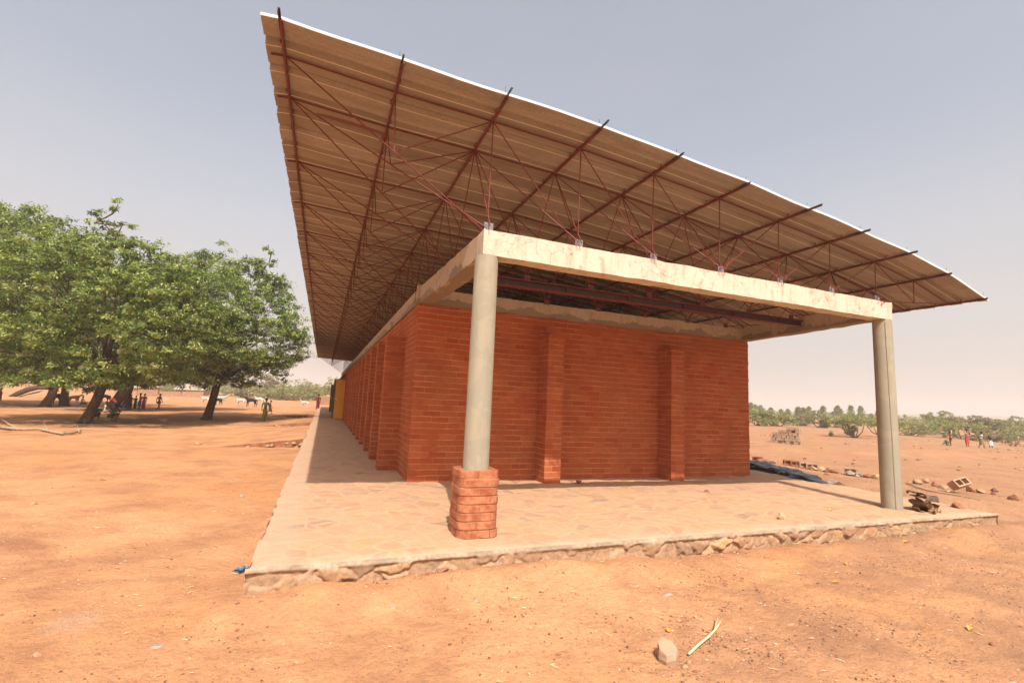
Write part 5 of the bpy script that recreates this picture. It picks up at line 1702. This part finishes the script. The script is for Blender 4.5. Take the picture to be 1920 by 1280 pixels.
POSES = {
 # joint positions in units of standing height; x to the person's left, -y forwards
 'stand': dict(hip=(0,0,.50), chest=(0,0,.70), neck=(0,0,.83), head=(0,-.01,.90), hL=(.055,0,.49), hR=(-.055,0,.49), kL=(.06,-.01,.27), kR=(-.06,-.01,.27), aL=(.06,.01,.04), aR=(-.06,.01,.04), tL=(.065,-.08,.015), tR=(-.065,-.08,.015), sL=(.10,0,.79), sR=(-.10,0,.79), eL=(.118,.02,.64), eR=(-.118,.02,.64), wL=(.105,-.03,.50), wR=(-.11,-.03,.50)),
 'walk': dict(hip=(0,0,.49), chest=(0,-.01,.70), neck=(0,-.015,.83), head=(0,-.03,.90), hL=(.05,0,.48), hR=(-.05,0,.48), kL=(.05,-.10,.28), kR=(-.05,.03,.26), aL=(.05,-.12,.05), aR=(-.05,.16,.07), tL=(.055,-.20,.03), tR=(-.055,.10,.02), sL=(.10,0,.79), sR=(-.10,0,.79), eL=(.115,.07,.64), eR=(-.115,-.04,.64), wL=(.11,.06,.50), wR=(-.10,-.12,.52)),
 'squat': dict(hip=(0,.06,.20), chest=(0,-.03,.36), neck=(0,-.06,.49), head=(0,-.10,.55), hL=(.06,.05,.19), hR=(-.06,.05,.19), kL=(.11,-.17,.30), kR=(-.11,-.17,.30), aL=(.08,-.04,.05), aR=(-.08,-.04,.05), tL=(.09,-.13,.015), tR=(-.09,-.13,.015), sL=(.10,-.04,.45), sR=(-.10,-.04,.45), eL=(.14,-.15,.33), eR=(-.14,-.15,.33), wL=(.07,-.24,.34), wR=(-.07,-.24,.34)),
 'sit': dict(hip=(0,.0,.09), chest=(0,.0,.29), neck=(0,-.01,.43), head=(0,-.03,.50), hL=(.06,0,.09), hR=(-.06,0,.09), kL=(.17,-.17,.14), kR=(-.17,-.17,.14), aL=(.02,-.26,.05), aR=(-.02,-.22,.05), tL=(-.06,-.28,.03), tR=(.06,-.25,.03), sL=(.10,0,.38), sR=(-.10,0,.38), eL=(.14,-.06,.24), eR=(-.14,-.06,.24), wL=(.10,-.18,.17), wR=(-.10,-.18,.17)),
 'bend': dict(hip=(0,.04,.50), chest=(0,-.10,.64), neck=(0,-.20,.72), head=(0,-.27,.75), hL=(.055,.04,.49), hR=(-.055,.04,.49), kL=(.06,-.01,.27), kR=(-.06,.03,.27), aL=(.06,.03,.04), aR=(-.06,.08,.04), tL=(.065,-.05,.015), tR=(-.065,0,.015), sL=(.10,-.16,.70), sR=(-.10,-.16,.70), eL=(.12,-.20,.55), eR=(-.12,-.20,.55), wL=(.10,-.28,.45), wR=(-.10,-.26,.45)),
}
def person(pos, height, yaw, pose, top_c, low_c, label, low='skirt', group=None, arms=None, dress=False, held=None):
    J = {k: Vector(v)*height for k, v in POSES[pose].items()}
    if arms:
        for k, v in arms.items(): J[k] = Vector(v)*height
    h = height
    z = gz(pos[0], pos[1]) if len(pos) < 3 else pos[2]
    root = empty('person', (pos[0], pos[1], z), yaw)
    tag(root, label, 'person', group)
    up = (J['head']-J['neck']).normalized()
    nodes = dict(hip=(J['hip'], (.062*h,.050*h)), waist=(J['hip'].lerp(J['chest'], .5), (.052*h,.042*h)), chest=(J['chest'], (.078*h,.056*h)), neck=(J['neck'], .028*h), head=(J['head'], .056*h), crown=(J['head']+up*.045*h, .044*h), nose=(J['head']+Vector((0,-.055*h,-.002*h)), .010*h), jaw=(J['head']+Vector((0,-.03*h,-.035*h)), .026*h))
    edges = [('hip','waist'), ('waist','chest'), ('chest','neck'), ('neck','head'), ('head','crown'), ('head','nose'), ('neck','jaw')]
    for s_, q in (('L', 1), ('R', -1)):
        nodes['h'+s_] = (J['h'+s_], .048*h); nodes['k'+s_] = (J['k'+s_], .031*h); nodes['a'+s_] = (J['a'+s_], .019*h); nodes['t'+s_] = (J['t'+s_], .015*h)
        nodes['s'+s_] = (J['s'+s_], .030*h); nodes['e'+s_] = (J['e'+s_], .021*h); nodes['w'+s_] = (J['w'+s_], .014*h)
        nodes['ear'+s_] = (J['head']+Vector((q*.052*h, .005*h, 0)), .009*h)
        edges += [('hip','h'+s_), ('h'+s_,'k'+s_), ('k'+s_,'a'+s_), ('a'+s_,'t'+s_), ('chest','s'+s_), ('s'+s_,'e'+s_), ('e'+s_,'w'+s_), ('head','ear'+s_)]
        d = (J['w'+s_]-J['e'+s_]).normalized()
        palm = J['w'+s_]+d*.045*h
        nodes['p'+s_] = (palm, (.018*h,.010*h)); edges.append(('w'+s_,'p'+s_))
        sd = d.cross(Vector((1,0,0))) if abs(d.x) < .8 else d.cross(Vector((0,1,0)))
        sd.normalize()
        for f in range(4):
            fk = 'f%d%s' % (f, s_)
            nodes[fk] = (palm+d*(.040-.006*abs(f-1))*h+sd*(f-1.5)*.011*h+Vector((-q*.008*h, 0, 0)), .0048*h); edges.append(('p'+s_, fk))
        nodes['th'+s_] = (J['w'+s_]+d*.038*h+sd*.034*h, .0055*h); edges.append(('w'+s_, 'th'+s_))
    skinned('body', nodes, edges, SK, root, 'hip')
    # hair cap
    hb_ = MB(); c = J['head']+up*.018*h+Vector((0,.008*h,0))
    vs = []; fs = []; n = 12; m_ = 6
    for i in range(m_+1):
        ph = rad(100)*i/m_
        for k in range(n):
            a = 2*math.pi*k/n
            vs.append(c+Vector((math.sin(ph)*math.cos(a)*.060*h, math.sin(ph)*math.sin(a)*.064*h, math.cos(ph)*.066*h)))
    for i in range(m_):
        for k in range(n): fs.append((i*n+k, (i+1)*n+k, (i+1)*n+(k+1) % n, i*n+(k+1) % n))
    hb_.add(vs, fs).build('hair', HAIR, root, True, False)
    # shirt
    tn = dict(a=(J['hip']+Vector((0,0,.015*h)), (.084*h,.068*h)), b=(J['hip'].lerp(J['chest'], .5), (.078*h,.062*h)), c=(J['chest'], (.094*h,.068*h)), d=(J['neck'].lerp(J['chest'], .25), .036*h))
    te = [('a','b'), ('b','c'), ('c','d')]
    for s_ in 'LR':
        tn['s'+s_] = (J['s'+s_], .041*h); tn['e'+s_] = (J['s'+s_].lerp(J['e'+s_], .75), .033*h)
        te += [('c','s'+s_), ('s'+s_,'e'+s_)]
    skinned('shirt', tn, te, cloth(top_c), root, 'a')
    if low == 'skirt' and pose in ('stand', 'walk', 'bend'):
        hem = .06*h if dress else .20*h
        mb = MB(); n = 18; vs = []; fs = []
        hp = J['hip']; ft = (J['kL']+J['kR'])*0.5
        for i in range(5):
            t = i/4; zz = hp.z+.04*h-(hp.z+.04*h-hem)*t
            cx_, cy_ = hp.x*(1-t)+ft.x*t, hp.y*(1-t)+ft.y*t
            for k in range(n):
                a = 2*math.pi*k/n
                r_ = (.086+(.012 if dress else .030)*t+.007*t*math.sin(5*a))*h
                vs.append((cx_+r_*math.cos(a), cy_+r_*(0.85+.35*t*(pose == 'walk'))*math.sin(a), zz))
        for i in range(4):
            for k in range(n): fs.append((i*n+k, (i+1)*n+k, (i+1)*n+(k+1) % n, i*n+(k+1) % n))
        mb.add(vs, fs).build('skirt', cloth(low_c), root, True, False)
    else:
        pn = dict(a=(J['hip'], (.074*h,.062*h)))
        pe = []
        for s_ in 'LR':
            pn['h'+s_] = (J['h'+s_], .060*h); pn['k'+s_] = (J['h'+s_].lerp(J['k'+s_], .9), .046*h)
            pe += [('a','h'+s_), ('h'+s_,'k'+s_)]
        skinned('shorts' if low != 'skirt' else 'skirt', pn, pe, cloth(low_c), root, 'a')
    return root

RED=(.45,.05,.035); GREEN=(.06,.10,.05); MAROON=(.16,.02,.025); CREAM=(.55,.45,.30); DARK=(.03,.03,.035); OCHRE=(.38,.22,.04); BLUE=(.08,.12,.2); WHITE=(.72,.70,.66); PINK=(.6,.16,.14); OLIVE=(.20,.19,.07); GREY=(.25,.22,.2)
def pp(px, py): v = at(px, py, -0.25); return (v.x, v.y)
# right side
person(pp(1783,836), 1.0, rad(200), 'stand', RED, MAROON, 'small child in red holding a white cloth to the head, leftmost at right', low='shorts', arms={'eL': (.14,-.08,.80), 'wL': (.08,-.08,.92)})
p_ = pp(1783,836)
wc = MB().box((-0.05,-0.012,0), (0.05,0.012,0.30)).build('white_cloth', cloth(WHITE)); wc.location = (p_[0]-0.10, p_[1]-0.10, gz(*p_)+0.78); wc.rotation_euler = (0.1, 0.12, 0.5)
tag(wc, 'white cloth held up by the leftmost child at right', 'cloth')
person(pp(1814,837), 1.2, rad(-15), 'stand', (.40,.20,.14), RED, 'tall girl in a bright red skirt standing in the field at right', arms={'eR': (-.15,-.07,.66), 'wR': (-.04,-.13,.62), 'eL': (.15,-.06,.68), 'wL': (.07,-.09,.80)})
person(pp(1841,840), 1.12, rad(40), 'walk', WHITE, OLIVE, 'child in a white shirt and olive skirt, third from left in the right field', dress=False)
person(pp(1858,840), 1.02, rad(-75), 'bend', (.10,.07,.06), WHITE, 'small child bending forward in a white skirt, rightmost in the field')
# left side
person(pp(495,790), 1.27, rad(165), 'walk', GREEN, OLIVE, 'child in a dark green shirt and long olive wrap walking past the right shade tree', dress=True)
person(pp(505,777), 0.98, rad(95), 'walk', RED, GREY, 'small child in a red shirt and striped skirt beyond the child in green')
person(pp(595,770), 1.55, rad(170), 'stand', MAROON, MAROON, 'person in a long maroon gown at the far end of the terrace', dress=True)
person(pp(296,770), 1.13, rad(150), 'walk', GREEN, MAROON, 'child in green top and red brown shorts standing right of the shaded group', low='shorts')
person(pp(268,768), 1.10, rad(30), 'stand', (.30,.03,.03), RED, 'child in a dark red cloth at the right of the standing shaded group', dress=True)
person(pp(260,769), 1.14, rad(-60), 'stand', OCHRE, BLUE, 'child in an ochre yellow shirt in the standing shaded group')
person(pp(252,767), 0.95, rad(60), 'stand', GREEN, DARK, 'child in dark green in the middle of the standing shaded group', dress=True)
person(pp(243,768), 1.0, rad(-20), 'stand', DARK, DARK, 'child in black at the left of the standing shaded group', dress=True)
person(pp(231,769), 1.05, rad(100), 'sit', BLUE, GREY, 'child in blue grey sitting in the shade at the feet of the standing group', low='shorts')
person(pp(222,766), 1.05, rad(-60), 'squat', DARK, DARK, 'child in black crouching by the slanting trunk', low='shorts')
person(pp(209,789), 1.2, rad(150), 'squat', OLIVE, GREEN, 'child in olive squatting right of the nearest trunk', low='shorts')
person(pp(179,787), 1.1, rad(200), 'squat', BLUE, DARK, 'child in dark blue squatting close to the nearest trunk', low='shorts')
person(pp(196,774), 1.15, rad(100), 'sit', CREAM, GREY, 'person in a cream shirt sitting behind the two squatting children', low='shorts')
person(pp(214,774), 1.15, rad(-90), 'bend', (.35,.07,.04), DARK, 'person in an orange red top bending over behind the squatting children')
person(pp(153,758), 1.1, rad(80), 'sit', WHITE, GREY, 'person in a white top sitting left of the nearest trunk', low='shorts')
person(pp(-2,752), 1.2, rad(90), 'stand', PINK, MAROON, 'person in red cut by the left picture edge', dress=True)
# basin at the feet of the maroon figure
o = MB().lathe((0,0,0), [(0.16,0),(0.26,0.15),(0.27,0.16),(0.25,0.15),(0.14,0.02)], 16).build('basin', cloth(MAROON), None, True)
p_ = pp(604,770); o.location = (p_[0], p_[1], gz(*p_)+0.2 if False else gz(*p_)); tag(o, 'dark red basin on the ground beside the person in maroon', 'basin')

# ------------------------------------------------------------------ cattle
def cow(pos, s, yaw, colour, label, graze=False, cat='cow', group='cattle grazing on the far yard', horns=True, name='cow'):
    z = gz(*pos)
    root = empty(name, (pos[0], pos[1], z), yaw)
    tag(root, label, cat, group)
    V = lambda x, y, z_: Vector((x, y, z_))*s
    N = dict(rump=(V(-.42,0,.72), (.15*s,.17*s)), loin=(V(-.20,0,.72), (.17*s,.18*s)), belly=(V(.02,0,.68), (.19*s,.20*s)), chest=(V(.25,0,.69), (.17*s,.21*s)), hump=(V(.30,0,.86), (.07*s,.07*s)), tail1=(V(-.60,0,.74), .022*s), tail2=(V(-.64,0,.42), .014*s), tail3=(V(-.63,0,.28), .026*s))
    E_ = [('rump','loin'), ('loin','belly'), ('belly','chest'), ('chest','hump'), ('rump','tail1'), ('tail1','tail2'), ('tail2','tail3')]
    if graze:
        N['neck'] = (V(.48,0,.55), (.085*s,.10*s)); N['poll'] = (V(.62,0,.30), .075*s); N['muz'] = (V(.66,0,.10), .045*s)
        hd = V(.62,0,.30)
    else:
        N['neck'] = (V(.46,0,.84), (.080*s,.10*s)); N['poll'] = (V(.62,0,.98), .072*s); N['muz'] = (V(.80,0,.86), .042*s)
        hd = V(.62,0,.98)
    E_ += [('chest','neck'), ('neck','poll'), ('poll','muz')]
    for q, n_ in ((1, 'L'), (-1, 'R')):
        N['fs'+n_] = (V(.27,.10*q,.52), .075*s); N['fk'+n_] = (V(.27+.03*q,.10*q,.29), .036*s); N['ff'+n_] = (V(.26+.03*q,.10*q,.03), .028*s)
        N['bs'+n_] = (V(-.38,.11*q,.50), .095*s); N['bh'+n_] = (V(-.50+.04*q,.11*q,.27), .036*s); N['bf'+n_] = (V(-.46+.05*q,.11*q,.03), .028*s)
        N['e'+n_] = (hd+V(-.03,.14*q,-.01), .020*s)
        E_ += [('chest','fs'+n_), ('fs'+n_,'fk'+n_), ('fk'+n_,'ff'+n_), ('rump','bs'+n_), ('bs'+n_,'bh'+n_), ('bh'+n_,'bf'+n_), ('poll','e'+n_)]
    skinned('body', N, E_, cloth(colour), root, 'belly')
    if horns:
        for q in (1, -1):
            MB().tube([hd+V(0,.05*q,.06), hd+V(-.01,.13*q,.12), hd+V(.03,.15*q,.24)], [.018*s,.014*s,.004*s], 6).build('horn', M['greyrock'], root, True, False)
BLK=(.02,.018,.02); WHT=(.52,.46,.38); TAN=(.46,.33,.22)
cow(pp(107,759), 0.95, rad(-25), BLK, 'black cow standing between the two leftmost trunks')
cow(pp(138,757), 0.75, rad(-10), TAN, 'pale tan cow standing behind the seated person in white', horns=False)
cow(pp(194,755), 0.85, rad(160), BLK, 'dark grazing cow with its head down, seen between two leaning trunks', graze=True)
cow(pp(384,757), 0.80, rad(165), WHT, 'white cow showing just left of the upright trunk')
cow(pp(407,759), 0.82, rad(150), BLK, 'small black cow just right of the upright trunk')
cow(pp(415,757), 0.98, rad(35), WHT, 'white cow standing behind the small black one by the upright trunk')
cow(pp(450,760), 0.82, rad(172), WHT, 'white cow facing left at the head of the file of three')
cow(pp(469,762), 0.98, rad(170), BLK, 'large black cow in the middle of the file of three')
cow(pp(485,759), 0.95, rad(160), WHT, 'white cow last in the file, behind the child in green')
cow(pp(571,764), 0.80, rad(165), WHT, 'lone white cow near the far end of the terrace', horns=False)
cow(pp(312,754), 0.42, rad(-150), WHT, 'small white goat right of the child in green and red brown', cat='goat', group='goats', horns=False, name='goat')

# ------------------------------------------------------------------ haze
hm = bpy.data.materials.new('dusty_air'); hm.use_nodes = True
nt = hm.node_tree
nt.nodes.remove(nt.nodes['Principled BSDF'])
pv = nt.nodes.new('ShaderNodeVolumePrincipled')
pv.inputs['Color'].default_value = (.90, .86, .82, 1)
pv.inputs['Density'].default_value = 0.0014
pv.inputs['Anisotropy'].default_value = 0.2
nt.links.new(pv.outputs[0], nt.nodes['Material Output'].inputs['Volume'])
hz = MB().box((-1350, -1350, -6), (1350, 1350, 40)).build('haze', hm, None, False, False)
tag(hz, 'thin dusty air', 'haze', kind='stuff')
